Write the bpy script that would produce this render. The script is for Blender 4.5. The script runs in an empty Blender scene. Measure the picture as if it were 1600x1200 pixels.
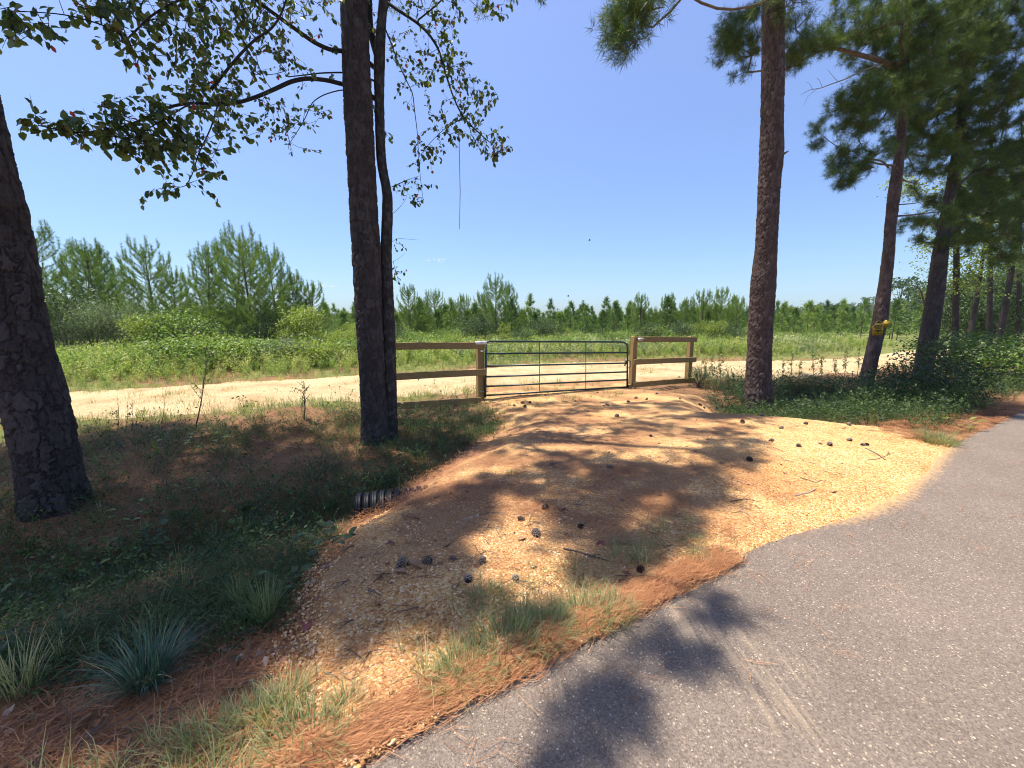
import bpy, math, random
import numpy as np
from mathutils import Vector, Matrix, Euler

C = bpy.context.scene
COL = C.collection
rng = np.random.default_rng(7)
random.seed(7)

# ------------------------------------------------------------------ camera, sky, sun, exposure
CAM_Z = 1.62
PITCH = math.atan(103 / 620)
cam = bpy.data.objects.new('camera', bpy.data.cameras.new('camera'))
COL.objects.link(cam)
cam.location = (0, 0, CAM_Z)
cam.rotation_euler = (math.pi / 2 - PITCH, 0, 0)
cam.data.sensor_width = 36
cam.data.lens = 620 / 1600 * 36
cam.data.clip_start = 0.05
cam.data.clip_end = 5000
C.camera = cam

SUN_AZ = math.radians(-70)      # clockwise from +Y
SUN_EL = math.radians(74)
SUN = np.array([math.sin(SUN_AZ) * math.cos(SUN_EL), math.cos(SUN_AZ) * math.cos(SUN_EL), math.sin(SUN_EL)])
world = bpy.data.worlds.new('World')
C.world = world
world.use_nodes = True
wn = world.node_tree
sky = wn.nodes.new('ShaderNodeTexSky')
sky.sky_type = 'NISHITA'
sky.sun_disc = False
sky.sun_elevation = SUN_EL
sky.sun_rotation = SUN_AZ
sky.altitude = 0
sky.air_density = 1.0
sky.dust_density = 0.6
sky.ozone_density = 2.0
bg = wn.nodes['Background']
tint = wn.nodes.new('ShaderNodeMix')
tint.data_type = 'RGBA'
tint.blend_type = 'MULTIPLY'
tint.inputs[0].default_value = 1.0
tint.inputs[7].default_value = (1.0, 0.92, 1.0, 1)
wn.links.new(sky.outputs[0], tint.inputs[6])
tcw = wn.nodes.new('ShaderNodeTexCoord')
sepw = wn.nodes.new('ShaderNodeSeparateXYZ')
wn.links.new(tcw.outputs['Generated'], sepw.inputs[0])
rw = wn.nodes.new('ShaderNodeValToRGB')
rw.color_ramp.elements[0].position = 0.0
rw.color_ramp.elements[0].color = (0.55, 0.70, 0.92, 1)
rw.color_ramp.elements[1].position = 0.55
rw.color_ramp.elements[1].color = (1.20, 1.13, 1.28, 1)
wn.links.new(sepw.outputs[2], rw.inputs[0])
wn.links.new(rw.outputs[0], tint.inputs[7])
wn.links.new(tint.outputs[2], bg.inputs[0])
bg.inputs[1].default_value = 0.10

sun_d = bpy.data.lights.new('sun', 'SUN')
sun_d.energy = 5.0
sun_d.angle = math.radians(0.5)
sun_d.color = (1.0, 0.94, 0.84)
sun = bpy.data.objects.new('sun', sun_d)
COL.objects.link(sun)
sun.rotation_euler = Vector(SUN).to_track_quat('Z', 'Y').to_euler()

C.view_settings.view_transform = 'Standard'
C.view_settings.look = 'None'
C.view_settings.exposure = 0.93
C.view_settings.gamma = 1
C.cycles.use_denoising = True
C.cycles.filter_width = 1.05
C.cycles.max_bounces = 8
C.cycles.transparent_max_bounces = 8
C.cycles.volume_bounces = 0
C.cycles.sample_clamp_indirect = 6

# ------------------------------------------------------------------ maths helpers
def ray(px, py):
    dx = (px - 800) / 620.0
    dy = (600 - py) / 620.0
    c, s = math.cos(PITCH), math.sin(PITCH)
    return np.array([dx, c + dy * s, -s + dy * c])

def at_depth(px, py, Y):
    d = ray(px, py)
    return np.array([0, 0, CAM_Z]) + d * (Y / d[1])

def at_z(px, py, z):
    d = ray(px, py)
    return np.array([0, 0, CAM_Z]) + d * ((z - CAM_Z) / d[2])

def sm(a, b, x):
    t = np.clip((x - a) / (b - a), 0, 1)
    return t * t * (3 - 2 * t)

def _h(ix, iy, seed):
    n = (ix.astype(np.int64) * 374761393 + iy.astype(np.int64) * 668265263 + seed * 1442695041) & 0xffffffff
    n = ((n ^ (n >> 13)) * 1274126177) & 0xffffffff
    n = n ^ (n >> 16)
    return (n & 0xffffff) / float(0xffffff)

def vnoise(x, y, seed=0):
    x = np.asarray(x, float); y = np.asarray(y, float)
    xi = np.floor(x); yi = np.floor(y)
    fx = x - xi; fy = y - yi
    fx = fx * fx * (3 - 2 * fx); fy = fy * fy * (3 - 2 * fy)
    xi = xi.astype(np.int64); yi = yi.astype(np.int64)
    a = _h(xi, yi, seed); b = _h(xi + 1, yi, seed); c = _h(xi, yi + 1, seed); d = _h(xi + 1, yi + 1, seed)
    return (a * (1 - fx) + b * fx) * (1 - fy) + (c * (1 - fx) + d * fx) * fy

def fbm(x, y, seed=0, oct=4):
    s = 0; a = 0.5; t = 0
    for o in range(oct):
        s = s + a * vnoise(x * 2 ** o, y * 2 ** o, seed + o * 17)
        t += a
        a *= 0.5
    return s / t - 0.5

A30 = math.radians(30.1)
TU = np.array([math.cos(A30), math.sin(A30)])
TN = np.array([-math.sin(A30), math.cos(A30)])
EY = 1.575      # where the asphalt edge crosses the line of sight
def uv(x, y):
    return x * TU[0] + (y - EY) * TU[1], x * TN[0] + (y - EY) * TN[1]
def xy(u, v):
    return u * TU[0] + v * TN[0], EY + u * TU[1] + v * TN[1]

def inpoly(x, y, P):
    r = np.zeros(np.shape(x), bool)
    n = len(P)
    for i in range(n):
        x1, y1 = P[i]; x2, y2 = P[(i + 1) % n]
        c = ((y1 > y) != (y2 > y))
        with np.errstate(divide='ignore', invalid='ignore'):
            xx = (x2 - x1) * (y - y1) / (y2 - y1 if y2 != y1 else 1e-9) + x1
        r ^= c & (x < xx)
    return r

def sdist(x, y, P):
    """signed distance, positive inside"""
    d = np.full(np.shape(x), 1e9)
    n = len(P)
    for i in range(n):
        ax, ay = P[i]; bx, by = P[(i + 1) % n]
        ex, ey = bx - ax, by - ay
        t = np.clip(((x - ax) * ex + (y - ay) * ey) / (ex * ex + ey * ey + 1e-12), 0, 1)
        d = np.minimum(d, np.hypot(x - ax - t * ex, y - ay - t * ey))
    return np.where(inpoly(x, y, P), d, -d)

# gravel driveway outline (from the road edge to the gate and round)
_dr = [(470, 1260, 0), (440, 1090, -.3), (480, 985, -.42), (540, 885, -.5), (575, 835, -.5), (600, 775, -.3), (640, 735, -.28), (710, 700, -.25),
       (790, 660, -.3), (745, 628, -.3)]
DRIVE = [tuple(at_z(a, b, z)[:2]) for a, b, z in _dr]
DRIVE += [(-0.9, 9.6), (-0.6, 12.0), (4.2, 14.0), (3.6, 11.0), (5.0, 10.2)]
DRIVE += [tuple(at_z(a, b, z)[:2]) for a, b, z in [(1130, 642, -.22), (1210, 648, -.18), (1300, 656, -.12), (1400, 668, -.06), (1460, 690, -.02)]]
DRIVE += [tuple(at_z(a, b - 9, 0)[:2]) for a, b in [(1478, 705), (1440, 745), (1395, 785), (1320, 818), (1240, 838), (1185, 862), (1130, 893), (1060, 930), (1000, 962), (900, 1010), (760, 1080), (640, 1150)]]
DRIVE = np.array(DRIVE)
ROAD = np.array([(-60, -12), (-20, 3.2), (-12, 6.2), (-8.4, 7.4), (-6.4, 7.9), (-3.5, 9.3), (0, 11.0), (4, 12.2), (9, 13.0), (14, 15.2), (29, 24), (60, 42), (90, 60),
                 (88, 66), (58, 45.5), (29, 27), (19, 21), (13.8, 18.4), (8, 18.3), (2, 17.7), (-2, 15), (-9.4, 11.8), (-11.7, 10.6), (-24, 6), (-62, -8)])

def H(x, y):
    x = np.asarray(x, float); y = np.asarray(y, float)
    u, v = uv(x, y)
    wob = fbm(x * .35, y * .35, 3, 3)
    lvl = -.30 * sm(.4, 5, v) - .04 * sm(0, .3, v)
    ditch = -.42 * np.exp(-((v - 2.9 - wob) / 1.15) ** 2)
    bank = -.10 * np.exp(-((v - 5.0) / 1.2) ** 2)
    z = lvl + ditch + bank
    z = z + sm(0.1, 1.0, v) * fbm(x * 1.3, y * 1.3, 11, 4) * .10
    dd = sdist(x, y, DRIVE)
    hd = -.03 * sm(0, .5, v) - .27 * sm(.8, 6.0, v) + fbm(x * .9, y * .9, 5, 3) * .05 * sm(0, .6, v)
    wd = sm(-.40, .95, dd)
    z = z * (1 - wd) + hd * wd
    # sandy berm beyond the bank on the left
    z = z + .26 * np.exp(-(((x + 4.3) / 1.1) ** 2 + ((y - 7.5) / .55) ** 2))
    wr = sm(-.8, .8, sdist(x, y, ROAD)) if np.ndim(x) else 0
    z = z * (1 - .8 * wr) + (-.34) * .8 * wr
    # the field falls away, the wood at the right rises
    d = np.hypot(x, y)
    z = z - 2.2 * sm(24, 110, y - .25 * np.abs(x)) 
    rise = sm(.25, 1.1, x / (np.abs(y) + 25)) * sm(60, 330, d)
    z = z + rise * 9.0
    z = z + 1.6 * sm(180, 420, d)
    z = z - .5 * sm(-2.5, -6, v)
    return z

def ground_hit(px, py):
    d = ray(px, py)
    t = np.geomspace(.8, 500, 900)
    P = np.array([0, 0, CAM_Z])[None] + t[:, None] * d[None]
    g = P[:, 2] - H(P[:, 0], P[:, 1])
    i = np.argmax(g < 0)
    if g[i] >= 0:
        i = len(t) - 1
    f = g[i - 1] / (g[i - 1] - g[i] + 1e-9)
    tt = t[i - 1] + (t[i] - t[i - 1]) * f
    p = np.array([0, 0, CAM_Z]) + tt * d
    p[2] = float(H(np.array([p[0]]), np.array([p[1]]))[0])
    return p

def hz(x, y):
    return float(H(np.array([float(x)]), np.array([float(y)]))[0])

# ------------------------------------------------------------------ mesh helpers
def make_mesh(name, V, tris=None, quads=None, mats=(), smooth=False, tmat=None, qmat=None):
    V = np.asarray(V, np.float32).reshape(-1, 3)
    me = bpy.data.meshes.new(name)
    nt = 0 if tris is None else len(tris)
    nq = 0 if quads is None else len(quads)
    me.vertices.add(len(V))
    me.vertices.foreach_set('co', V.ravel())
    loops = []
    if nt: loops.append(np.asarray(tris, np.int32).ravel())
    if nq: loops.append(np.asarray(quads, np.int32).ravel())
    L = np.concatenate(loops) if loops else np.zeros(0, np.int32)
    me.loops.add(len(L))
    me.loops.foreach_set('vertex_index', L)
    me.polygons.add(nt + nq)
    st = np.concatenate([np.arange(nt) * 3, nt * 3 + np.arange(nq) * 4]).astype(np.int32)
    me.polygons.foreach_set('loop_start', st)
    if smooth:
        me.polygons.foreach_set('use_smooth', np.ones(nt + nq, bool))
    for m in mats: me.materials.append(m)
    if tmat is not None or qmat is not None:
        mi = np.concatenate([np.zeros(nt, np.int32) if tmat is None else tmat, np.zeros(nq, np.int32) if qmat is None else qmat]).astype(np.int32)
        me.polygons.foreach_set('material_index', mi)
    me.update(calc_edges=True)
    return me

class MB:
    def __init__(s):
        s.v = []; s.t = []; s.q = []; s.tm = []; s.qm = []; s.n = 0
    def add(s, V, tris=None, quads=None, m=0):
        V = np.asarray(V, float).reshape(-1, 3)
        s.v.append(V)
        if tris is not None and len(tris):
            s.t.append(np.asarray(tris) + s.n); s.tm.append(np.full(len(tris), m))
        if quads is not None and len(quads):
            s.q.append(np.asarray(quads) + s.n); s.qm.append(np.full(len(quads), m))
        s.n += len(V)
        return s
    def box(s, c, size, rot=None, m=0, jit=0):
        h = np.array(size) / 2
        V = np.array([[x, y, z] for x in (-1, 1) for y in (-1, 1) for z in (-1, 1)], float) * h
        if jit: V += rng.normal(0, jit, V.shape)
        if rot is not None: V = V @ np.array(rot).T
        Q = [(0, 1, 3, 2), (4, 6, 7, 5), (0, 4, 5, 1), (2, 3, 7, 6), (0, 2, 6, 4), (1, 5, 7, 3)]
        return s.add(V + np.array(c), quads=Q, m=m)
    def tube(s, P, R, n=6, m=0, caps=True):
        P = np.asarray(P, float)
        R = np.broadcast_to(np.asarray(R, float), (len(P),))
        T = np.gradient(P, axis=0)
        T /= np.linalg.norm(T, axis=1)[:, None] + 1e-12
        up = np.array([0, 0, 1.0]) if abs(T[0][2]) < .9 else np.array([1.0, 0, 0])
        a = np.cross(T[0], up); a /= np.linalg.norm(a)
        rings = []
        th = np.arange(n) / n * 2 * math.pi
        for i in range(len(P)):
            a = a - T[i] * np.dot(a, T[i]); a /= np.linalg.norm(a) + 1e-12
            b = np.cross(T[i], a)
            rings.append(P[i] + R[i] * (np.cos(th)[:, None] * a + np.sin(th)[:, None] * b))
        V = np.concatenate(rings)
        k = np.arange(len(P) - 1)[:, None] * n; j = np.arange(n)[None]; j2 = (j + 1) % n
        Q = np.stack([k + j, k + j2, k + n + j2, k + n + j], -1).reshape(-1, 4)
        tr = []
        if caps:
            V = np.concatenate([V, P[:1], P[-1:]])
            c0 = len(P) * n
            for q in range(n):
                tr.append((c0, (q + 1) % n, q)); e = (len(P) - 1) * n
                tr.append((c0 + 1, e + q, e + (q + 1) % n))
        return s.add(V, tris=tr, quads=Q, m=m)
    def mesh(s, name, mats=(), smooth=False):
        V = np.concatenate(s.v) if s.v else np.zeros((0, 3))
        t = np.concatenate(s.t) if s.t else None
        q = np.concatenate(s.q) if s.q else None
        return make_mesh(name, V, t, q, mats, smooth, np.concatenate(s.tm) if s.tm else None, np.concatenate(s.qm) if s.qm else None)

def obj(name, me, parent=None, loc=None, label=None, cat=None, group=None, kind=None, rz=None, link=True):
    o = bpy.data.objects.new(name, me)
    if link: COL.objects.link(o)
    if parent is not None: o.parent = parent
    if loc is not None: o.location = tuple(float(k) for k in loc)
    if rz is not None: o.rotation_euler = (0, 0, rz)
    if label: o['label'] = label
    if cat: o['category'] = cat
    if group: o['group'] = group
    if kind: o['kind'] = kind
    return o

def thing(name, label, cat, loc=(0, 0, 0), group=None, rz=0):
    return obj(name, None, None, loc, label, cat, group, None, rz)

KIDS = {}
def copy_tree(o, parent=None):
    c = o.copy()
    COL.objects.link(c)
    if parent is not None: c.parent = parent
    for ch in o.children: copy_tree(ch, c)
    return c

_sid = [0]
def scatter(name, protos, P, ROT, SCL, PI=None, label=None, cat=None, kind='stuff', parent=None):
    """one object that instances prototype meshes on points"""
    P = np.asarray(P, np.float32); n = len(P)
    me = bpy.data.meshes.new(name)
    me.vertices.add(n); me.vertices.foreach_set('co', P.ravel())
    a = me.attributes.new('rot', 'FLOAT_VECTOR', 'POINT'); a.data.foreach_set('vector', np.asarray(ROT, np.float32).ravel())
    SCL = np.asarray(SCL, np.float32)
    if SCL.ndim == 1: SCL = np.repeat(SCL[:, None], 3, 1)
    a = me.attributes.new('scl', 'FLOAT_VECTOR', 'POINT'); a.data.foreach_set('vector', SCL.ravel())
    if PI is None: PI = rng.integers(0, len(protos), n)
    a = me.attributes.new('pick', 'INT', 'POINT'); a.data.foreach_set('value', np.asarray(PI, np.int32))
    o = obj(name, me, parent, label=label, cat=cat, kind=kind)
    g = bpy.data.node_groups.new(name, 'GeometryNodeTree')
    g.interface.new_socket('Geometry', in_out='INPUT', socket_type='NodeSocketGeometry')
    g.interface.new_socket('Geometry', in_out='OUTPUT', socket_type='NodeSocketGeometry')
    N = g.nodes.new; L = g.links.new
    gi = N('NodeGroupInput'); go = N('NodeGroupOutput'); jn = N('GeometryNodeJoinGeometry')
    q = {}
    for k, ty in (('rot', 'FLOAT_VECTOR'), ('scl', 'FLOAT_VECTOR'), ('pick', 'INT')):
        q[k] = N('GeometryNodeInputNamedAttribute'); q[k].data_type = ty; q[k].inputs[0].default_value = k
    for i, pm in enumerate(protos):
        _sid[0] += 1
        po = bpy.data.objects.new('proto_%s' % name, pm)
        ob = N('GeometryNodeObjectInfo'); ob.inputs[0].default_value = po
        ip = N('GeometryNodeInstanceOnPoints')
        cm = N('FunctionNodeCompare'); cm.data_type = 'INT'; cm.operation = 'EQUAL'
        ci = [s for s in cm.inputs if s.type == 'INT']
        L(q['pick'].outputs[0], ci[0]); ci[1].default_value = i
        L(cm.outputs[0], ip.inputs['Selection'])
        L(gi.outputs[0], ip.inputs['Points']); L(ob.outputs['Geometry'], ip.inputs['Instance'])
        L(q['rot'].outputs[0], ip.inputs['Rotation']); L(q['scl'].outputs[0], ip.inputs['Scale'])
        L(ip.outputs[0], jn.inputs[0])
    L(jn.outputs[0], go.inputs[0])
    md = o.modifiers.new('scatter', 'NODES'); md.node_group = g
    return o

# ------------------------------------------------------------------ materials
def mat(name):
    m = bpy.data.materials.new(name); m.use_nodes = True
    nt = m.node_tree
    return m, nt, nt.nodes['Principled BSDF'], nt.nodes.new, nt.links.new

def ramp(nt, stops, fac=None):
    r = nt.nodes.new('ShaderNodeValToRGB')
    el = r.color_ramp.elements
    while len(el) > 1: el.remove(el[-1])
    el[0].position = stops[0][0]; el[0].color = (*stops[0][1], 1)
    for p, c in stops[1:]:
        e = el.new(p); e.color = (*c, 1)
    if fac is not None: nt.links.new(fac, r.inputs[0])
    return r

def noise(nt, scale, detail=4, vec=None, rough=.55, dist=0):
    n = nt.nodes.new('ShaderNodeTexNoise')
    n.inputs['Scale'].default_value = scale; n.inputs['Detail'].default_value = detail
    n.inputs['Roughness'].default_value = rough; n.inputs['Distortion'].default_value = dist
    if vec is not None: nt.links.new(vec, n.inputs['Vector'])
    return n

def mapping(nt, vec, scale=(1, 1, 1), rot=(0, 0, 0)):
    m = nt.nodes.new('ShaderNodeMapping')
    m.inputs['Scale'].default_value = scale; m.inputs['Rotation'].default_value = rot
    nt.links.new(vec, m.inputs['Vector'])
    return m.outputs[0]

def mixc(nt, fac, a, b, mode='MIX'):
    n = nt.nodes.new('ShaderNodeMix'); n.data_type = 'RGBA'; n.blend_type = mode
    for s, v in ((0, fac), (6, a), (7, b)):
        if isinstance(v, (int, float)): n.inputs[s].default_value = v
        elif isinstance(v, tuple): n.inputs[s].default_value = (*v, 1)
        else: nt.links.new(v, n.inputs[s])
    return n.outputs[2]

def math_(nt, op, a, b=None, clamp=False):
    n = nt.nodes.new('ShaderNodeMath'); n.operation = op; n.use_clamp = clamp
    for i, v in enumerate((a, b)):
        if v is None: continue
        if isinstance(v, (int, float)): n.inputs[i].default_value = v
        else: nt.links.new(v, n.inputs[i])
    return n.outputs[0]

def bump(nt, h, strength, dist, bsdf):
    b = nt.nodes.new('ShaderNodeBump'); b.inputs['Strength'].default_value = strength; b.inputs['Distance'].default_value = dist
    nt.links.new(h, b.inputs['Height']); nt.links.new(b.outputs[0], bsdf.inputs['Normal'])

def geo_pos(nt):
    return nt.nodes.new('ShaderNodeNewGeometry').outputs['Position']

def simple(name, stops, scale=3, rough=.7, by='noise', spec=.3):
    m, nt, b, N, L = mat(name)
    if by == 'noise': f = noise(nt, scale, 5, geo_pos(nt)).outputs[0]
    elif by == 'island': f = N('ShaderNodeNewGeometry').outputs['Random Per Island']
    else: f = N('ShaderNodeObjectInfo').outputs['Random']
    r = ramp(nt, stops, f)
    L(r.outputs[0], b.inputs['Base Color'])
    b.inputs['Roughness'].default_value = rough
    b.inputs['Specular IOR Level'].default_value = spec
    return m

def leaf_mat(name, stops, trans=.35, by='mix', rough=.5, scale=.8, spec=.3):
    m, nt, b, N, L = mat(name)
    isl = N('ShaderNodeNewGeometry').outputs['Random Per Island']
    rnd = N('ShaderNodeObjectInfo').outputs['Random']
    nz = noise(nt, scale, 3, geo_pos(nt)).outputs[0]
    if by == 'mix': f = math_(nt, 'ADD', math_(nt, 'MULTIPLY', isl, .45), math_(nt, 'MULTIPLY', nz, .55))
    elif by == 'obj': f = math_(nt, 'ADD', math_(nt, 'MULTIPLY', isl, .3), math_(nt, 'MULTIPLY', rnd, .7))
    else: f = isl
    r = ramp(nt, stops, f)
    L(r.outputs[0], b.inputs['Base Color'])
    b.inputs['Roughness'].default_value = rough
    b.inputs['Specular IOR Level'].default_value = spec
    t = N('ShaderNodeBsdfTranslucent')
    tc = mixc(nt, .5, r.outputs[0], (.5, .75, .1), 'MULTIPLY')
    sc = mixc(nt, 1.0, tc, (1.9, 1.9, 1.6), 'MULTIPLY')
    L(sc, t.inputs['Color'])
    mx = N('ShaderNodeMixShader'); mx.inputs[0].default_value = trans
    L(b.outputs[0], mx.inputs[1]); L(t.outputs[0], mx.inputs[2])
    L(mx.outputs[0], nt.nodes['Material Output'].inputs[0])
    return m

def m_ground():
    m, nt, b, N, L = mat('bank_soil')
    P = geo_pos(nt)
    n1 = noise(nt, 1.3, 6, P, .65).outputs[0]
    n2 = noise(nt, 38, 5, P, .7).outputs[0]
    soil = ramp(nt, [(.28, (.10, .055, .03)), (.45, (.19, .105, .055)), (.58, (.30, .155, .075)), (.75, (.15, .085, .05))], n1)
    lit = ramp(nt, [(.35, (.05, .028, .018)), (.5, (.18, .10, .052)), (.68, (.40, .25, .145))], n2)
    c = mixc(nt, .5, soil.outputs[0], lit.outputs[0])
    # field green further out, by the real ground zones
    at = N('ShaderNodeAttribute'); at.attribute_name = 'green'
    n3 = noise(nt, .35, 6, P, .65).outputs[0]
    n4 = noise(nt, 6, 5, P, .7).outputs[0]
    gr = ramp(nt, [(.3, (.075, .10, .026)), (.5, (.14, .155, .045)), (.7, (.27, .24, .10))], mixc(nt, .5, n3, n4))
    c = mixc(nt, at.outputs['Fac'], c, gr.outputs[0])
    L(c, b.inputs['Base Color'])
    b.inputs['Roughness'].default_value = .95
    b.inputs['Specular IOR Level'].default_value = .1
    bump(nt, noise(nt, 60, 4, P, .7).outputs[0], .9, .02, b)
    return m

def m_gravel(name, light=1.0, needles=.5, pale=False):
    m, nt, b, N, L = mat(name)
    P = geo_pos(nt)
    vo = N('ShaderNodeTexVoronoi'); vo.inputs['Scale'].default_value = 75; L(P, vo.inputs['Vector'])
    vo2 = N('ShaderNodeTexVoronoi'); vo2.inputs['Scale'].default_value = 190; L(P, vo2.inputs['Vector'])
    sx = N('ShaderNodeSeparateColor'); L(vo.outputs['Color'], sx.inputs[0])
    k = light
    st = ramp(nt, [(0, (.36 * k, .16 * k, .055 * k)), (.25, (.60 * k, .31 * k, .11 * k)), (.6, (.76 * k, .45 * k, .17 * k)), (.85, (.84 * k, .57 * k, .26 * k)), (1, (.86 * k, .70 * k, .46 * k))], sx.outputs[0])
    if pale:
        st = ramp(nt, [(0, (.28, .19, .09)), (.3, (.44, .32, .165)), (.65, (.56, .43, .24)), (1, (.70, .60, .40))], sx.outputs[0])
    n1 = noise(nt, .9, 5, P, .6).outputs[0]
    big = ramp(nt, [(.3, (.72, .60, .52)), (.5, (.94, .90, .86)), (.65, (1, 1, 1))], n1)
    c = mixc(nt, 1.0, st.outputs[0], big.outputs[0], 'MULTIPLY')
    # pressed-in needle litter: rust streaks
    wn_ = noise(nt, 26, 4, mapping(nt, P, (1, 3.6, 1), (0, 0, .4)), .8, .8).outputs[0]
    wm = noise(nt, 1.6, 5, P, .7).outputs[0]
    f = math_(nt, 'MULTIPLY', ramp(nt, [(.48, (0, 0, 0)), (.60, (1, 1, 1))], wn_).outputs[0], ramp(nt, [(.42, (0, 0, 0)), (.6, (1, 1, 1))], wm).outputs[0])
    f = math_(nt, 'MULTIPLY', f, needles)
    al = N('ShaderNodeAttribute'); al.attribute_name = 'litter'  # litter plus the shade painted with it
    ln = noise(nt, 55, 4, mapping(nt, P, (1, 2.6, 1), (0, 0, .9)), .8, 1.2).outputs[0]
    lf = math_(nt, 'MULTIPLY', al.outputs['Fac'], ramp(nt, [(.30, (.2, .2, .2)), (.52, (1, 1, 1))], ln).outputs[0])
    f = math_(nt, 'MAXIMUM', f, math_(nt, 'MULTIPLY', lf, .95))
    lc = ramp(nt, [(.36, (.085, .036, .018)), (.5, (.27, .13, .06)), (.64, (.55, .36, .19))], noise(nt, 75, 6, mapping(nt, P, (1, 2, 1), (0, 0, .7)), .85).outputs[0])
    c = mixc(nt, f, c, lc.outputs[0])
    L(c, b.inputs['Base Color'])
    b.inputs['Roughness'].default_value = .9
    b.inputs['Specular IOR Level'].default_value = .15
    h = math_(nt, 'ADD', vo.outputs['Distance'], math_(nt, 'MULTIPLY', vo2.outputs['Distance'], .4))
    h = math_(nt, 'MULTIPLY', h, -1.0)
    bump(nt, h, .9, .012, b)
    return m

def m_asphalt():
    m, nt, b, N, L = mat('asphalt')
    P = geo_pos(nt)
    vo = N('ShaderNodeTexVoronoi'); vo.inputs['Scale'].default_value = 150; L(P, vo.inputs['Vector'])
    sc = N('ShaderNodeSeparateColor'); L(vo.outputs['Color'], sc.inputs[0])
    agg = ramp(nt, [(0, (.112, .086, .067)), (.35, (.155, .122, .098)), (.86, (.195, .156, .126)), (.96, (.25, .20, .155)), (.988, (.36, .28, .20)), (1, (.48, .41, .32))], sc.outputs[0])
    n0 = noise(nt, 260, 3, P, .7).outputs[0]
    fine = ramp(nt, [(.35, (.80, .79, .78)), (.65, (1.18, 1.17, 1.16))], n0)
    c = mixc(nt, 1.0, agg.outputs[0], fine.outputs[0], 'MULTIPLY')
    n1 = noise(nt, .8, 6, P, .65).outputs[0]
    blot = ramp(nt, [(.3, (.84, .83, .82)), (.7, (1.14, 1.12, 1.10))], n1)
    c = mixc(nt, 1.0, c, blot.outputs[0], 'MULTIPLY')
    # sandy scuffs where tyres turn in off the drive
    at = N('ShaderNodeAttribute'); at.attribute_name = 'scuff'
    sn = noise(nt, 9, 5, mapping(nt, P, (3.2, .22, 1), (0, 0, math.radians(-32))), .7).outputs[0]
    sf = math_(nt, 'MULTIPLY', at.outputs['Fac'], ramp(nt, [(.47, (0, 0, 0)), (.60, (1, 1, 1))], sn).outputs[0])
    c = mixc(nt, math_(nt, 'MULTIPLY', sf, .38), c, (.42, .32, .21))
    at2 = N('ShaderNodeAttribute'); at2.attribute_name = 'dust'
    dn = noise(nt, 30, 4, P, .8).outputs[0]
    df = math_(nt, 'ADD', at2.outputs['Fac'], math_(nt, 'MULTIPLY', math_(nt, 'SUBTRACT', dn, .5), 1.4))
    df = ramp(nt, [(.42, (0, 0, 0)), (.95, (1, 1, 1))], df).outputs[0]
    c = mixc(nt, math_(nt, 'MULTIPLY', df, .85), c, (.60, .35, .13))
    L(c, b.inputs['Base Color'])
    b.inputs['Roughness'].default_value = .8
    b.inputs['Specular IOR Level'].default_value = .3
    h = math_(nt, 'ADD', math_(nt, 'MULTIPLY', vo.outputs['Distance'], -1.0), math_(nt, 'MULTIPLY', n0, .5))
    bump(nt, h, .55, .005, b)
    return m

def m_bark(name, a, bcol, c3, red=.0):
    m, nt, b, N, L = mat(name)
    P = geo_pos(nt)
    at = N('ShaderNodeAttribute'); at.attribute_name = 'plate'
    ac = N('ShaderNodeAttribute'); ac.attribute_name = 'crack'
    fine = noise(nt, 28, 6, mapping(nt, P, (1, 1, .35)), .75).outputs[0]
    f = math_(nt, 'ADD', math_(nt, 'MULTIPLY', at.outputs['Fac'], .22), math_(nt, 'MULTIPLY', fine, .78))
    r = ramp(nt, [(.25, a), (.5, bcol), (.75, c3)], f)
    c = mixc(nt, math_(nt, 'MULTIPLY', ac.outputs['Fac'], .5), r.outputs[0], (.045, .028, .024))
    L(c, b.inputs['Base Color'])
    b.inputs['Roughness'].default_value = .9
    b.inputs['Specular IOR Level'].default_value = .15
    h = noise(nt, 45, 6, mapping(nt, P, (1, 1, .4)), .75).outputs[0]
    bump(nt, h, .8, .012, b)
    return m

def m_wood():
    m, nt, b, N, L = mat('treated_wood')
    tc = N('ShaderNodeTexCoord').outputs['Object']
    g1 = noise(nt, 5, 6, mapping(nt, tc, (1, 14, 14)), .65, .6).outputs[0]
    g2 = noise(nt, 1.3, 3, geo_pos(nt)).outputs[0]
    r = ramp(nt, [(.25, (.125, .078, .026)), (.5, (.27, .175, .060)), (.75, (.39, .27, .11))], mixc(nt, .35, g1, g2))
    vo = N('ShaderNodeTexVoronoi'); vo.inputs['Scale'].default_value = 2.1; L(mapping(nt, tc, (1, 3, 3)), vo.inputs['Vector'])
    kn = ramp(nt, [(.0, (.22, .16, .12)), (.05, (.4, .3, .25)), (.08, (1, 1, 1))], vo.outputs['Distance'])
    c = mixc(nt, 1.0, r.outputs[0], kn.outputs[0], 'MULTIPLY')
    L(c, b.inputs['Base Color']); b.inputs['Roughness'].default_value = .75
    bump(nt, g1, .4, .004, b)
    return m

def flat(name, col, rough=.5, metal=0, spec=.5):
    m, nt, b, N, L = mat(name)
    n = noise(nt, 12, 4, geo_pos(nt)).outputs[0]
    r = ramp(nt, [(.3, tuple(k * .78 for k in col)), (.7, tuple(min(1, k * 1.15) for k in col))], n)
    L(r.outputs[0], b.inputs['Base Color']); b.inputs['Roughness'].default_value = rough; b.inputs['Metallic'].default_value = metal
    b.inputs['Specular IOR Level'].default_value = spec
    return m

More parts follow.
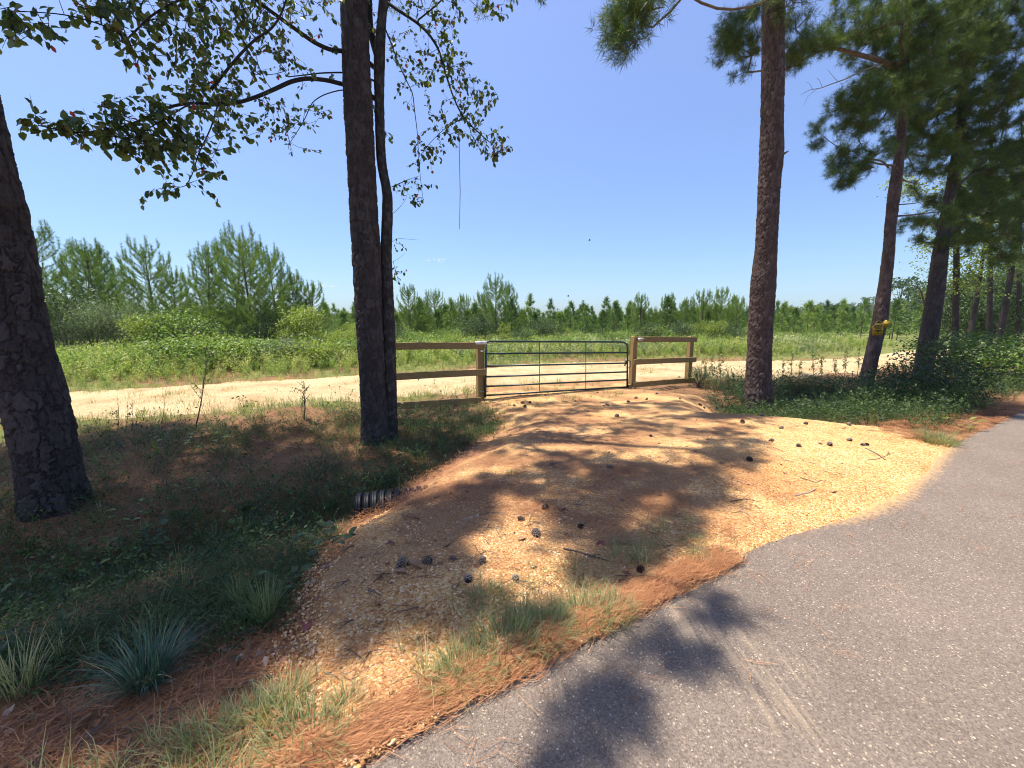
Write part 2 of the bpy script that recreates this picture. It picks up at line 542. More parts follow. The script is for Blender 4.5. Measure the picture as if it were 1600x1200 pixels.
M = {}
M['ground'] = m_ground()
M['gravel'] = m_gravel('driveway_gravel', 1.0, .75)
M['sand'] = m_gravel('sandy_road_surface', 1.05, .12, True)
M['asphalt'] = m_asphalt()
M['bark_dark'] = m_bark('pine_bark_dark', (.030, .025, .024), (.060, .049, .045), (.105, .088, .082))
M['bark_red'] = m_bark('pine_bark_red', (.045, .030, .026), (.092, .063, .054), (.17, .13, .115))
M['bark_gum'] = m_bark('gum_bark', (.022, .020, .018), (.045, .040, .036), (.13, .12, .11))
M['twig'] = simple('twig_bark', [(.3, (.09, .065, .05)), (.7, (.19, .14, .11))], 9, .9)
M['dead'] = simple('dead_wood', [(.3, (.22, .17, .14)), (.7, (.42, .34, .28))], 9, .9)
M['wood'] = m_wood()
M['gate'] = flat('green_gate_paint', (.012, .035, .03), .35)
M['steel'] = flat('steel', (.25, .25, .25), .4, .8)
M['pipe'] = flat('black_pipe_plastic', (.007, .0075, .010), .5, 0, .2)
M['white'] = flat('white_plate', (.75, .75, .72), .5)
M['black'] = flat('black_print', (.012, .012, .012), .6)
M['yellow'] = flat('yellow_sign_paint', (.50, .31, .012), .5)
M['needle'] = leaf_mat('pine_needles', [(.2, (.020, .044, .012)), (.42, (.055, .100, .022)), (.64, (.135, .18, .035)), (.9, (.30, .30, .08))], .26, 'mix', .45, 1.4, .3)
M['needle_young'] = leaf_mat('young_pine_needles', [(.2, (.075, .125, .026)), (.5, (.145, .22, .040)), (.8, (.26, .33, .070))], .22, 'mix', .5, .9, .2)
M['needle_far'] = leaf_mat('far_pine_needles', [(.2, (.065, .115, .026)), (.5, (.125, .195, .040)), (.8, (.22, .29, .065))], .22, 'obj', .5, .9)
M['gum'] = leaf_mat('gum_leaves', [(.10, (.036, .060, .018)), (.5, (.075, .110, .030)), (.86, (.15, .17, .045)), (.94, (.20, .15, .04)), (.975, (.18, .12, .04)), (.985, (.36, .035, .03)), (1, (.42, .04, .03))], .42, 'island', .42, 1, .5)
M['shrub'] = leaf_mat('shrub_leaves', [(.15, (.065, .11, .026)), (.5, (.14, .21, .045)), (.85, (.26, .33, .08))], .33, 'mix', .5, .7)
M['shrub_dark'] = leaf_mat('dark_shrub_leaves', [(.15, (.022, .045, .016)), (.5, (.050, .085, .028)), (.85, (.12, .16, .055))], .25, 'mix', .45, .7)
M['shrub_yellow'] = leaf_mat('yellow_green_leaves', [(.15, (.10, .13, .025)), (.5, (.20, .25, .045)), (.85, (.36, .36, .10))], .38, 'mix', .5, .7)
M['shrub_grey'] = leaf_mat('grey_green_leaves', [(.15, (.08, .12, .055)), (.5, (.16, .21, .11)), (.85, (.30, .35, .20))], .3, 'mix', .5, .7)
M['cover'] = leaf_mat('ground_cover_leaves', [(.15, (.022, .045, .015)), (.5, (.050, .090, .027)), (.85, (.11, .155, .045))], .3, 'obj', .5, .7)
M['grass'] = leaf_mat('green_grass', [(.1, (.09, .12, .05)), (.4, (.18, .21, .085)), (.7, (.33, .33, .17)), (1, (.52, .45, .28))], .35, 'mix', .5, .7)
M['grass_dry'] = leaf_mat('dry_grass', [(.1, (.17, .17, .06)), (.5, (.30, .28, .11)), (1, (.50, .42, .22))], .3, 'obj', .6, .7)
M['grass_blue'] = leaf_mat('blue_green_grass', [(.05, (.060, .105, .075)), (.6, (.10, .165, .115)), (.9, (.18, .25, .16)), (1, (.5, .45, .25))], .25, 'island', .45, .7)
M['litter'] = simple('dead_pine_needles', [(.0, (.20, .075, .03)), (.5, (.34, .14, .055)), (.9, (.48, .23, .10))], 3, .7, 'object', .3)
M['stone'] = simple('loose_stones', [(0, (.36, .16, .06)), (.3, (.56, .30, .12)), (.65, (.74, .46, .20)), (.92, (.78, .56, .32)), (1, (.78, .66, .48))], 3, .8, 'object')
M['deadleaf'] = simple('dead_leaves', [(0, (.20, .08, .04)), (.4, (.34, .17, .09)), (.75, (.45, .28, .17)), (1, (.52, .38, .27))], 3, .7, 'object')
M['leaf_tan'] = flat('tan_dead_leaf', (.34, .21, .12), .8, 0, .1)
M['leaf_red'] = flat('maroon_dead_leaf', (.19, .04, .035), .6)
M['cone'] = flat('cone_scale', (.045, .026, .018), .8, 0, .1)
M['cone_tip'] = flat('cone_scale_tip', (.30, .235, .19), .8, 0, .1)
M['goldenrod'] = leaf_mat('weed_leaves', [(.1, (.14, .20, .045)), (.45, (.24, .31, .07)), (.7, (.38, .39, .12)), (.9, (.50, .45, .20))], .4, 'obj', .55, .7)
M['flower'] = simple('pale_flower_heads', [(0, (.34, .36, .16)), (1, (.50, .50, .28))], 3, .8, 'object')
M['far_leaf'] = leaf_mat('far_tree_leaves', [(.2, (.035, .060, .024)), (.5, (.065, .105, .040)), (.8, (.12, .16, .06))], .25, 'mix', .6, .3)
M['roof'] = flat('white_metal_roof', (.72, .74, .76), .4)
M['siding'] = flat('grey_siding', (.45, .43, .40), .7)
M['cable'] = flat('power_cable', (.30, .31, .32), .4, .3)
M['bird'] = flat('bird_feathers', (.03, .03, .03), .8)
M['vine'] = flat('dry_vine', (.12, .09, .07), .8)

# ------------------------------------------------------------------ ground sheets
def grid_mesh(X, Y, Z):
    ny, nx = X.shape
    V = np.stack([X, Y, Z], -1).reshape(-1, 3)
    i = np.arange(ny - 1)[:, None] * nx + np.arange(nx - 1)[None]
    Q = np.stack([i, i + 1, i + nx + 1, i + nx], -1).reshape(-1, 4)
    return V, Q

def set_attr(me, name, val):
    a = me.attributes.new(name, 'FLOAT', 'POINT'); a.data.foreach_set('value', np.asarray(val, np.float32).ravel())

n = 470
t = np.linspace(-1, 1, n)
gx = 2.6 * np.sinh(6.0 * t)
gy = 3.0 + 2.6 * np.sinh(6.0 * t)
gy = gy[gy > -60]
X, Y = np.meshgrid(gx, gy)
Z = H(X, Y)
u_, v_ = uv(X, Y)
sd_r = sdist(X, Y, ROAD)
Z = Z - .05 * sm(.05, -.1, v_) * sm(-3.1, -2.9, v_)
nz = fbm(X * .8, Y * .8, 21, 4)
Zg = Z + sm(.3, 1, v_) * fbm(X * 7, Y * 7, 23, 3) * .04
V, Q = grid_mesh(X, Y, Zg)
me = make_mesh('ground', V, quads=Q, mats=[M['ground']], smooth=True)
green = sm(-.12, .10, nz + .10 * sm(0, 2.5, -sd_r) - .06) * sm(7.2, 8.6, v_) + sm(20, 30, np.hypot(X, Y))
green = np.clip(green, 0, 1)
set_attr(me, 'green', green)
obj('ground', me, kind='structure', label='ground of red brown soil and weedy field falling away to the woods')

def sheet(name, P, step, lift, edge, material, label, wobble=.06, bbox=None, attr=None, minz=None):
    x0, y0 = P.min(0) - .3; x1, y1 = P.max(0) + .3
    if bbox: x0, y0, x1, y1 = bbox
    X, Y = np.meshgrid(np.arange(x0, x1, step), np.arange(y0, y1, step))
    d = sdist(X, Y, P) + fbm(X * 2.5, Y * 2.5, 31, 4) * wobble * 4
    Z = H(X, Y) + np.where(d > 0, lift * sm(0, edge, d), d * .25) + .012 * fbm(X * 5, Y * 5, 37, 3)
    u, v = uv(X, Y)
    Z = np.where(v < .12, np.maximum(Z, .014 + .03 * sm(0, .4, d) + d.clip(-.5, 0) * .3), Z)
    V, Q = grid_mesh(X, Y, Z)
    keep = (d.ravel() > -.18)
    kq = keep[Q].all(1)
    Q = Q[kq]
    used = np.unique(Q); mp = np.zeros(len(V), int); mp[used] = np.arange(len(used))
    me = make_mesh(name, V[used], quads=mp[Q], mats=[material], smooth=True)
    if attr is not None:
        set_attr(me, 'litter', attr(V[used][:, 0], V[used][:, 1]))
    return obj(name, me, kind='structure', label=label)

def litter_shade_amount(x, y):
    side = sm(.9, -.9, x - (1.3 + .8 * (y - 2.6)))  # needle litter cut off at the shade line; its dark tone paints shade too
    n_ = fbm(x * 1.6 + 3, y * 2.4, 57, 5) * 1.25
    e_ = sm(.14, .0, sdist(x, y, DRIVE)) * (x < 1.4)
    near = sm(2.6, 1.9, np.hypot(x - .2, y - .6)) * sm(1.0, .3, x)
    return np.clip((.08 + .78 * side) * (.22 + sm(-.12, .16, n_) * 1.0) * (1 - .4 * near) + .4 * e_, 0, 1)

sheet('gravel_driveway', DRIVE, .032, .035, .25, M['gravel'], 'orange tan gravel driveway littered with needles between trail and gate', .035, attr=litter_shade_amount)
sheet('sandy_road', ROAD, .14, .05, .8, M['sand'], 'pale sandy track crossing behind the gate', .16, bbox=(-30, -2, 62, 48))

# trail
U = np.concatenate([np.arange(-14, -3, .15), np.arange(-3, 12, .035), np.arange(12, 30, .12), np.arange(30, 220, 1.0)])
Vv = np.concatenate([np.arange(-3.0, -.4, .06), np.arange(-.4, .075, .022)])
UU, VV = np.meshgrid(U, Vv)
edge = fbm(UU * 1.4, UU * 0 + 3.3, 41, 4) * .07
VE = np.where(VV > -.4, VV + edge * sm(-.4, 0, VV), VV)
TX, TY = xy(UU, VE)
TZ = np.full(TX.shape, .008) + .004 * fbm(TX * .7, TY * .7, 43, 3) - .035 * sm(.02, .07, VV)
V, Q = grid_mesh(TX, TY, TZ)
me = make_mesh('paved_trail', V, quads=Q, mats=[M['asphalt']], smooth=True)
sc_c = [(1090, 985, .16), (1150, 1010, .18), (1060, 960, .12), (1195, 1080, .16), (1225, 1110, .13), (1240, 1050, .10), (880, 1085, .07)]
sc = np.zeros(TX.shape)
for a, b, r in sc_c:
    p = at_z(a, b, 0)
    sc = np.maximum(sc, np.exp(-(((TX - p[0]) ** 2 + (TY - p[1]) ** 2) / r ** 2)))
set_attr(me, 'scuff', sc)
dsd = -sdist(TX, TY, DRIVE)
xk = sm(1.6, 3.2, TX)
set_attr(me, 'dust', .9 * (1 - np.clip(dsd / (.05 + .22 * xk), 0, 1)) * (.55 + .45 * xk) * (TX > -.5))
obj('paved_trail', me, kind='structure', label='grey speckled asphalt trail running from bottom centre to the right edge')

# ------------------------------------------------------------------ trees: trunks
def bark_trunk(pts, radii, nseg, ds, plate, depth, top=None, flare=.0, seed=0, zfine=9, rough=.004):
    """displaced trunk; pts = centre line, radii; returns mesh data with plate/crack attributes"""
    pts = np.array(pts); radii = np.array(radii)
    zz = pts[:, 2]
    zs = np.concatenate([np.arange(zz[0], min(zfine, zz[-1]), ds), np.arange(min(zfine, zz[-1]), zz[-1] + .01, .25)])
    cx = np.interp(zs, zz, pts[:, 0]); cy = np.interp(zs, zz, pts[:, 1]); R = np.interp(zs, zz, radii)
    k = max(3, int(.35 / ds) | 1)
    def smo(a):
        w = np.ones(k) / k
        return np.convolve(np.pad(a, k // 2, mode='edge'), w, 'valid')
    cx = smo(cx); cy = smo(cy); R = smo(R)
    h = zs - zs[0]
    R = R * (1 + flare * np.exp(-h / .22))
    th = np.arange(nseg) / nseg * 2 * math.pi
    T, Zz = np.meshgrid(th, zs)
    Rm = R[:, None] * np.ones_like(T)
    Rm = Rm * (1 + flare * .35 * np.exp(-h / .3)[:, None] * np.sin(T * 5 + seed))
    r0 = float(np.mean(radii))
    def voro(pw, asp, sd, wa, wb):
        NC = max(6, int(round(2 * math.pi * r0 / pw)))
        a = T / (2 * math.pi) * NC
        # ragged but seam-free warp round the trunk
        wob = .30 * np.sin(T * 3 + 6 * fbm(Zz * 1.7, Zz * 0 + 1.7, sd + 4, 3)) + .20 * np.sin(T * 8 + 9 * fbm(Zz * 4.5, Zz * 0 + 4.1, sd + 5, 3))
        ct, st = np.cos(T) * NC / 6.28, np.sin(T) * NC / 6.28
        zz_ = Zz / pw
        jag = fbm(ct * 2.6 + zz_ * 1.3, st * 2.6 - zz_ * 1.9, sd + 7, 4)
        jag2 = fbm(ct * 2.6 - zz_ * 1.7 + 40, st * 2.6 + zz_ * 1.2, sd + 8, 4)
        a2 = a + wob * wa + jag * .75
        b2 = Zz / (pw * asp) + jag2 * .8 * wb
        ia = np.floor(a2); ib = np.floor(b2)
        F1 = np.full(T.shape, 9.); F2 = np.full(T.shape, 9.); ID = np.zeros(T.shape)
        for da in (-1, 0, 1):
            for db in (-1, 0, 1):
                ca = ia + da; cb = ib + db
                cm_ = np.mod(ca, NC).astype(np.int64); cb_ = cb.astype(np.int64)
                ja = ca + .1 + .8 * _h(cm_, cb_, sd + 1)
                jb = cb + .1 + .8 * _h(cm_, cb_, sd + 2)
                d = np.hypot((a2 - ja), (b2 - jb))
                hid = _h(cm_, cb_, sd + 3)
                nf = d < F1
                F2 = np.where(nf, F1, np.minimum(F2, d)); ID = np.where(nf, hid, ID); F1 = np.where(nf, d, F1)
        return F2 - F1, ID, jag, jag2
    D1, ID, jg, jg2 = voro(plate, 2.3, seed, 1.1, 1.25)
    D2, ID2, _, _ = voro(plate * .45, 1.7, seed + 60, .6, 1.0)
    e = sm(.0, .15, D1)
    e2 = sm(.0, .16, D2)
    flake = jg + .6 * jg2 + .5 * ID2
    disp = depth * (e * (1 + .6 * (ID - .5)) - 1) + depth * .22 * (e2 - 1) * e + depth * .55 * (np.floor(flake * 5) / 5) * e + rough * 1.6 * jg2
    RR = Rm + disp
    X = cx[:, None] + RR * np.cos(T); Y = cy[:, None] + RR * np.sin(T)
    ny, nx = X.shape
    V = np.stack([X, Y, Zz], -1).reshape(-1, 3)
    i = np.arange(ny - 1)[:, None] * nx; j = np.arange(nx)[None]; j2 = (j + 1) % nx
    Q = np.stack([i + j, i + j2, i + nx + j2, i + nx + j], -1).reshape(-1, 4)
    return V, Q, ID.ravel(), (1 - e).ravel()

def trunk_obj(root, pts, radii, nseg, ds, plate, depth, m, flare, seed, zfine=9, name='trunk'):
    V, Q, idv, cr = bark_trunk(pts, radii, nseg, ds, plate, depth, None, flare, seed, zfine)
    V = V - np.array(root.location)
    me = make_mesh('trunk', V, quads=Q, mats=[m], smooth=True)
    set_attr(me, 'plate', idv); set_attr(me, 'crack', cr)
    return obj(name, me, root)

def px_trunk(rows, Y, extend=0, extz=None, lean=0.0, rscale=1.0):
    """rows: (py, x_left, x_right) of the trunk seen in the photo, at world depth Y"""
    pts = []; rad = []
    for py, a, b in rows:
        p = at_depth((a + b) / 2, py, Y)
        pa, pb = at_depth(a, py, Y), at_depth(b, py, Y)
        az = abs(math.atan2(p[0], p[1]))
        pts.append(p); rad.append((pb[0] - pa[0]) / 2 * math.cos(az) * rscale)
    o = np.argsort([p[2] for p in pts])
    pts = [pts[i] for i in o]; rad = [rad[i] for i in o]
    g = hz(pts[0][0], pts[0][1])
    if pts[0][2] > g - .1:
        pts.insert(0, np.array([pts[0][0], pts[0][1], g - .15])); rad.insert(0, rad[0])
    if extz:
        d = (pts[-1] - pts[-3]); d /= np.linalg.norm(d)
        top = pts[-1]; n = 6; L = (extz - top[2]) / d[2]
        for k in range(1, n + 1):
            q = top + d * L * k / n
            q = q + np.array([rng.normal(0, .06), rng.normal(0, .06), 0]) * (k < n)
            pts.append(q); rad.append(rad[-1] * (1 - .13 * k / 1.6) if k < n else .04)
    return pts, rad

# ------------------------------------------------------------------ trees: branches grown towards foliage
def grow(roots, targets, seg=.45, droop=.06, bias=.35):
    """join every target to the nearest existing wood; returns nodes, parents, and number carried"""
    R = np.array(roots); T = np.array(targets)
    nodes = [r for r in R]; par = [-1] * len(R)
    arr = np.zeros((len(R) + len(T) * 14 + 50, 3)); arr[:len(R)] = R; n = len(R)
    d0 = np.array([np.min(np.linalg.norm(R - t, axis=1)) for t in T])
    tip = []
    for i in np.argsort(d0):
        t = T[i]
        A = arr[:n]
        dist = np.linalg.norm(A - t, axis=1)
        # prefer to leave the wood from below and inside
        cost = dist + bias * np.maximum(0, A[:, 2] - t[2] + .3)
        j = int(np.argmin(cost)); L = dist[j]
        k = min(12, max(1, int(math.ceil(L / seg))))
        p0 = arr[j]; prev = j
        side = rng.normal(0, .06, 3) * L
        for s in range(1, k + 1):
            f = s / k
            q = p0 + (t - p0) * f + side * math.sin(math.pi * f) + np.array([0, 0, -droop * L * math.sin(math.pi * f)])
            arr[n] = q; par.append(prev); prev = n; n += 1
            if n >= len(arr) - 1:
                arr = np.concatenate([arr, np.zeros((len(arr), 3))])
        tip.append((i, prev))
    return arr[:n].copy(), par, tip

def wood_mesh(nodes, par, nroot, r_tip=.006, p=2.3, rmax=.09, sides=5, mats=(), origin=(0, 0, 0)):
    n = len(nodes)
    w = np.zeros(n)
    kids = np.zeros(n, int)
    for i in range(nroot, n):
        kids[par[i]] += 1
    for i in range(n - 1, nroot - 1, -1):
        if kids[i] == 0: w[i] += 1
        if par[i] >= nroot: w[par[i]] += w[i]
    r = np.minimum(r_tip * np.maximum(w, 1) ** (1 / p), rmax)
    mb = MB()
    O = np.array(origin)
    th = np.arange(sides) / sides * 2 * math.pi
    A = []; B = []; RA = []; RB = []
    for i in range(nroot, n):
        pj = par[i]
        A.append(nodes[pj]); B.append(nodes[i])
        RA.append(r[pj] if pj >= nroot else min(r[i] * 1.3, rmax)); RB.append(r[i])
    A = np.array(A) - O; B = np.array(B) - O; RA = np.minimum(np.array(RA), np.array(RB) * 1.6 + .002); RB = np.array(RB)
    T = B - A; T /= np.linalg.norm(T, axis=1)[:, None] + 1e-9
    up = np.where(np.abs(T[:, 2:3]) < .9, np.array([[0, 0, 1.]]), np.array([[1., 0, 0]]))
    a = np.cross(T, up); a /= np.linalg.norm(a, axis=1)[:, None]
    b = np.cross(T, a)
    ring = np.cos(th)[None, :, None] * a[:, None] + np.sin(th)[None, :, None] * b[:, None]
    V0 = A[:, None] + ring * RA[:, None, None]; V1 = B[:, None] + ring * RB[:, None, None]
    V = np.concatenate([V0, V1], 1).reshape(-1, 3)
    m = len(A)
    base = np.arange(m)[:, None] * (2 * sides); j = np.arange(sides)[None]; j2 = (j + 1) % sides
    Q = np.stack([base + j, base + j2, base + sides + j2, base + sides + j], -1).reshape(-1, 4)
    return make_mesh('wood', V, quads=Q, mats=mats, smooth=True)

def unit(a):
    return a / (np.linalg.norm(a, axis=-1, keepdims=True) + 1e-12)

def needles(P, D, k, length, width, spread=.75, seg=0.0, origin=(0, 0, 0), droop=0.0):
    """k single-triangle needles per tuft at P pointing along D; seg spreads their bases back along the shoot"""
    P = np.asarray(P) - np.array(origin); D = unit(np.asarray(D)); m = len(P)
    rd = unit(rng.normal(0, 1, (m, k, 3)))
    d = unit(D[:, None] * (1 - spread * .55) + rd * spread)
    L = length * rng.uniform(.75, 1.15, (m, k, 1))
    b = P[:, None] - D[:, None] * seg * rng.uniform(0, 1, (m, k, 1))
    tip = b + d * L + np.array([0, 0, -droop]) * L
    s = unit(np.cross(d, rng.normal(0, 1, (m, k, 3)))) * width / 2
    V = np.stack([b + d * L * .12 - s, b + d * L * .12 + s, tip], 2).reshape(-1, 3)
    T = np.arange(m * k * 3).reshape(-1, 3)
    return V, T

def leaves_geo(P, D, Nn, size, aspect=.55, origin=(0, 0, 0), fold=.25, kind='oval'):
    """folded leaves: base P, direction D, normal Nn; 4 triangles each"""
    P = np.asarray(P) - np.array(origin); D = unit(np.asarray(D)); m = len(P)
    S = unit(np.cross(D, Nn)); Nn = unit(np.cross(S, D))
    sz = np.broadcast_to(np.asarray(size, float), (m,))[:, None]
    w = sz * aspect / 2
    up = Nn * w * fold
    if kind == 'tri':
        V = np.stack([P, P + D * sz * .5 + S * w + up, P + D * sz, P + D * sz * .5 - S * w + up], 1).reshape(-1, 3)
        i = np.arange(m)[:, None] * 4
        T = np.concatenate([i + np.array([[0, 1, 2]]), i + np.array([[0, 2, 3]])], 1).reshape(-1, 3)
        return V, T
    V = np.stack([P, P + D * sz * .33 + S * w + up, P + D * sz * .72 + S * w * .8 + up, P + D * sz - Nn * sz * .06,
                  P + D * sz * .72 - S * w * .8 + up, P + D * sz * .33 - S * w + up, P + D * sz * .5], 1).reshape(-1, 3)
    i = np.arange(m)[:, None] * 7
    T = np.concatenate([i + np.array([[a, b, 6]]) for a, b in ((0, 1), (1, 2), (2, 3), (3, 4), (4, 5), (5, 0))], 1).reshape(-1, 3)
    return V, T

def ell(specs):
    """(px, py, rx, ry, depth, depth spread, count) -> points in space"""
    out = []
    for px, py, rx, ry, Y, dY, n in specs:
        for _ in range(n):
            a = rng.uniform(0, 2 * math.pi); r = math.sqrt(rng.uniform(0, 1))
            y = Y + rng.uniform(-1, 1) * dY
            out.append(at_depth(px + rx * r * math.cos(a), py + ry * r * math.sin(a), Y) * np.array([1, 0, 1]) + np.array([0, y, 0]))
    return out

def shade_pts(specs, k=1.0):
    """branches that really hang over a patch of ground: (px, py, radius m, height m, count)"""
    out = []
    for px, py, r, h, n in specs:
        g = ground_hit(px, py)
        c = g + SUN * ((h - g[2]) / SUN[2])
        for _ in range(int(n * k)):
            q = rng.normal(0, 1, 3); q /= np.linalg.norm(q); q *= r * rng.uniform(0, 1) ** .4
            q[2] *= .45
            out.append(c + q)
    return out

def pine_crown(root, trunk_pts, targets, per=5, k=26, L=.19, W=.006, crown_mat=None, spread_r=.22, zmin=3, rmax=.07, twig_mat=None, r_tip=.006, name='crown', bias=.35):
    tp = np.array(trunk_pts)
    zs = np.arange(max(zmin, tp[0, 2]), tp[-1, 2], .35)
    roots = np.stack([np.interp(zs, tp[:, 2], tp[:, 0]), np.interp(zs, tp[:, 2], tp[:, 1]), zs], -1)
    nodes, par, tip = grow(roots, targets, bias=bias)
    O = np.array(root.location)
    me = wood_mesh(nodes, par, len(roots), r_tip=r_tip, rmax=rmax, mats=[twig_mat or M['twig']], origin=O)
    obj('branches', me, root, kind='stuff')
    P = []; D = []
    for i, n in tip:
        base = nodes[n]; d = nodes[n] - nodes[par[n]]; d = d / (np.linalg.norm(d) + 1e-9)
        for q in range(per):
            dd = unit(d * .7 + rng.normal(0, .55, 3) + np.array([0, 0, .25]))
            P.append(base + dd * rng.uniform(.02, spread_r) + rng.normal(0, spread_r * .35, 3)); D.append(dd)
    V, T = needles(P, D, k, L, W, .8, .10, O)
    me = make_mesh('crown', V, tris=T, mats=[crown_mat or M['needle']])
    obj(name, me, root, kind='stuff')
    return roots

# -- left foreground pine
rows = [(140, -118, 0), (200, -102, 14), (300, -80, 41), (400, -62, 61), (500, -42, 79), (560, -26, 94), (640, 1, 116), (700, 16, 129), (760, 26, 136), (800, 34, 140)]
DL = 4.15
tp, tr = px_trunk(rows, DL, extz=16.5)
root = thing('pine_tree', 'large pine trunk with thick plated bark cut off by the left edge of the photo', 'tree', (tp[0][0], tp[0][1], hz(tp[0][0], tp[0][1])))
trunk_obj(root, tp, tr, 250, .011, .098, .026, M['bark_dark'], .42, 3, 4.7)
left_tp, left_root = tp, root

# -- centre pine
rows = [(0, 532, 575), (100, 535, 578), (200, 539, 584), (300, 545, 589), (400, 550, 595), (500, 556, 598), (600, 562, 602), (660, 565, 606), (692, 563, 609)]
DC = 6.45
tp, tr = px_trunk(rows, DC, extz=16.5)
root = thing('pine_tree', 'straight dark pine in front of a thinner twisting tree, left of the wooden fence', 'tree', (tp[0][0], tp[0][1], hz(tp[0][0], tp[0][1])))
trunk_obj(root, tp, tr, 160, .017, .07, .020, M['bark_dark'], .16, 13, 7)
mid_tp, mid_root = tp, root

# -- right pine with reddish bark
rows = [(0, 1190, 1226), (100, 1190, 1226), (200, 1188, 1224), (240, 1186, 1225), (300, 1184, 1219), (360, 1181, 1216), (400, 1178, 1214), (440, 1172, 1213), (500, 1169, 1209), (550, 1167, 1206), (600, 1163, 1206), (628, 1160, 1210)]
DR = 9.1
tp, tr = px_trunk(rows, DR, extz=17)
root = thing('pine_tree', 'tall reddish barked pine with a slight kink, right of the wooden fence panel', 'tree', (tp[0][0], tp[0][1], hz(tp[0][0], tp[0][1])))
trunk_obj(root, tp, tr, 120, .021, .065, .020, M['bark_red'], .12, 23, 9.3)
r_tp, r_root = tp, root
# broken stub on it
mb = MB(); p = at_depth(1222, 242, DR); q = at_depth(1232, 236, DR - .1)
mb.tube([p, (p + q) / 2, q], [.03, .022, .012], 6)
V = mb.v[0] - np.array(root.location); mb.v[0] = V
obj('branch_stub', mb.mesh('stub', [M['dead']]), root)

# -- right group leaning pines
def leaning(rows, Y, label, extz, nseg, ds, plate, m, seed, depth=.018, flare=.12, group=None):
    tp, tr = px_trunk(rows, Y, extz=extz)
    root = thing('pine_tree', label, 'tree', (tp[0][0], tp[0][1], hz(tp[0][0], tp[0][1])), group)
    trunk_obj(root, tp, tr, nseg, ds, plate, depth, m, flare, seed, 10)
    return root, tp
r4, tp4 = leaning([(100, 1408, 1421), (180, 1404, 1419), (250, 1396, 1413), (300, 1387, 1408), (350, 1382, 1401), (400, 1378, 1398), (450, 1371, 1393), (500, 1362, 1388), (550, 1352, 1376), (594, 1341, 1366)],
                  12.4, 'leaning pine with yellow signs nailed to its trunk', 15, 72, .045, .07, M['bark_red'], 33)
r5, tp5 = leaning([(0, 1508, 1520), (160, 1498, 1511), (220, 1490, 1507), (300, 1476, 1493), (350, 1466, 1487), (400, 1455, 1482), (450, 1448, 1478), (500, 1440, 1471), (550, 1431, 1463), (586, 1424, 1458)],
                  13.6, 'thicker leaning pine just right of the pine with yellow signs', 17, 72, .045, .075, M['bark_dark'], 43)
far_tr = []
for rows, Y, lab, sd in [
    ([(360, 1490, 1499), (430, 1489, 1500), (500, 1487, 1499), (560, 1485, 1499)], 17.0, 'slim leafy trunk directly right of the thicker leaning pine', 51),
    ([(430, 1528, 1535), (480, 1519, 1529), (520, 1511, 1522), (556, 1505, 1518)], 19.5, 'slender trunk bending right behind the shrubs, left of the paired trunks', 52),
    ([(330, 1543, 1551), (420, 1543, 1552), (500, 1541, 1551), (548, 1539, 1552)], 21, 'upright left trunk of the pair of trunks near the right edge', 53),
    ([(330, 1585, 1595), (430, 1574, 1585), (480, 1565, 1577), (548, 1550, 1564)], 21.5, 'right leaning trunk of the pair of trunks near the right edge', 54),
    ([(400, 1588, 1597), (480, 1588, 1597), (545, 1585, 1596)], 23, 'trunk furthest right, against the right edge of the photo', 55)]:
    r, t_ = leaning(rows, Y, lab, 11 + sd % 3, 28, .12, .10, M['bark_dark'], sd, .012, .08)
    far_tr.append((r, t_))

# ---- crowns of the pines. Most needles are unseen above the frame, placed to cast the shade below.
left_sh = shade_pts([(60, 900, 1.3, 13, 90), (200, 850, 1.2, 12, 90), (330, 800, 1.2, 13, 80), (180, 980, .8, 12, 60), (330, 930, .9, 11.5, 60), (50, 1100, .6, 12, 22),
                     (420, 860, .8, 12, 60), (120, 700, 1.5, 14, 110), (300, 720, 1.6, 14, 120), (430, 740, 1.3, 14, 80), (200, 690, 1.2, 13.5, 70), (480, 760, .9, 13, 50), (40, 760, 1.4, 13.5, 70),
                     (640, 930, .22, 12, 5), (600, 960, .18, 12, 4), (760, 960, .10, 10, 2), (250, 1130, .25, 12, 6), (480, 930, .5, 12, 22), (40, 900, 1.2, 12.5, 60), (130, 930, .9, 12.2, 50)], 1.45)
pine_crown(left_root, left_tp, left_sh, per=7, k=26, L=.20, W=.010, zmin=9, r_tip=.007, spread_r=.3)
mid_sh = shade_pts([(520, 700, 1.3, 12, 60), (600, 760, .8, 10, 30), (700, 690, .6, 11, 20), (640, 660, 1.3, 12, 44), (850, 650, .5, 12, 9), (1000, 660, .5, 12, 8)])
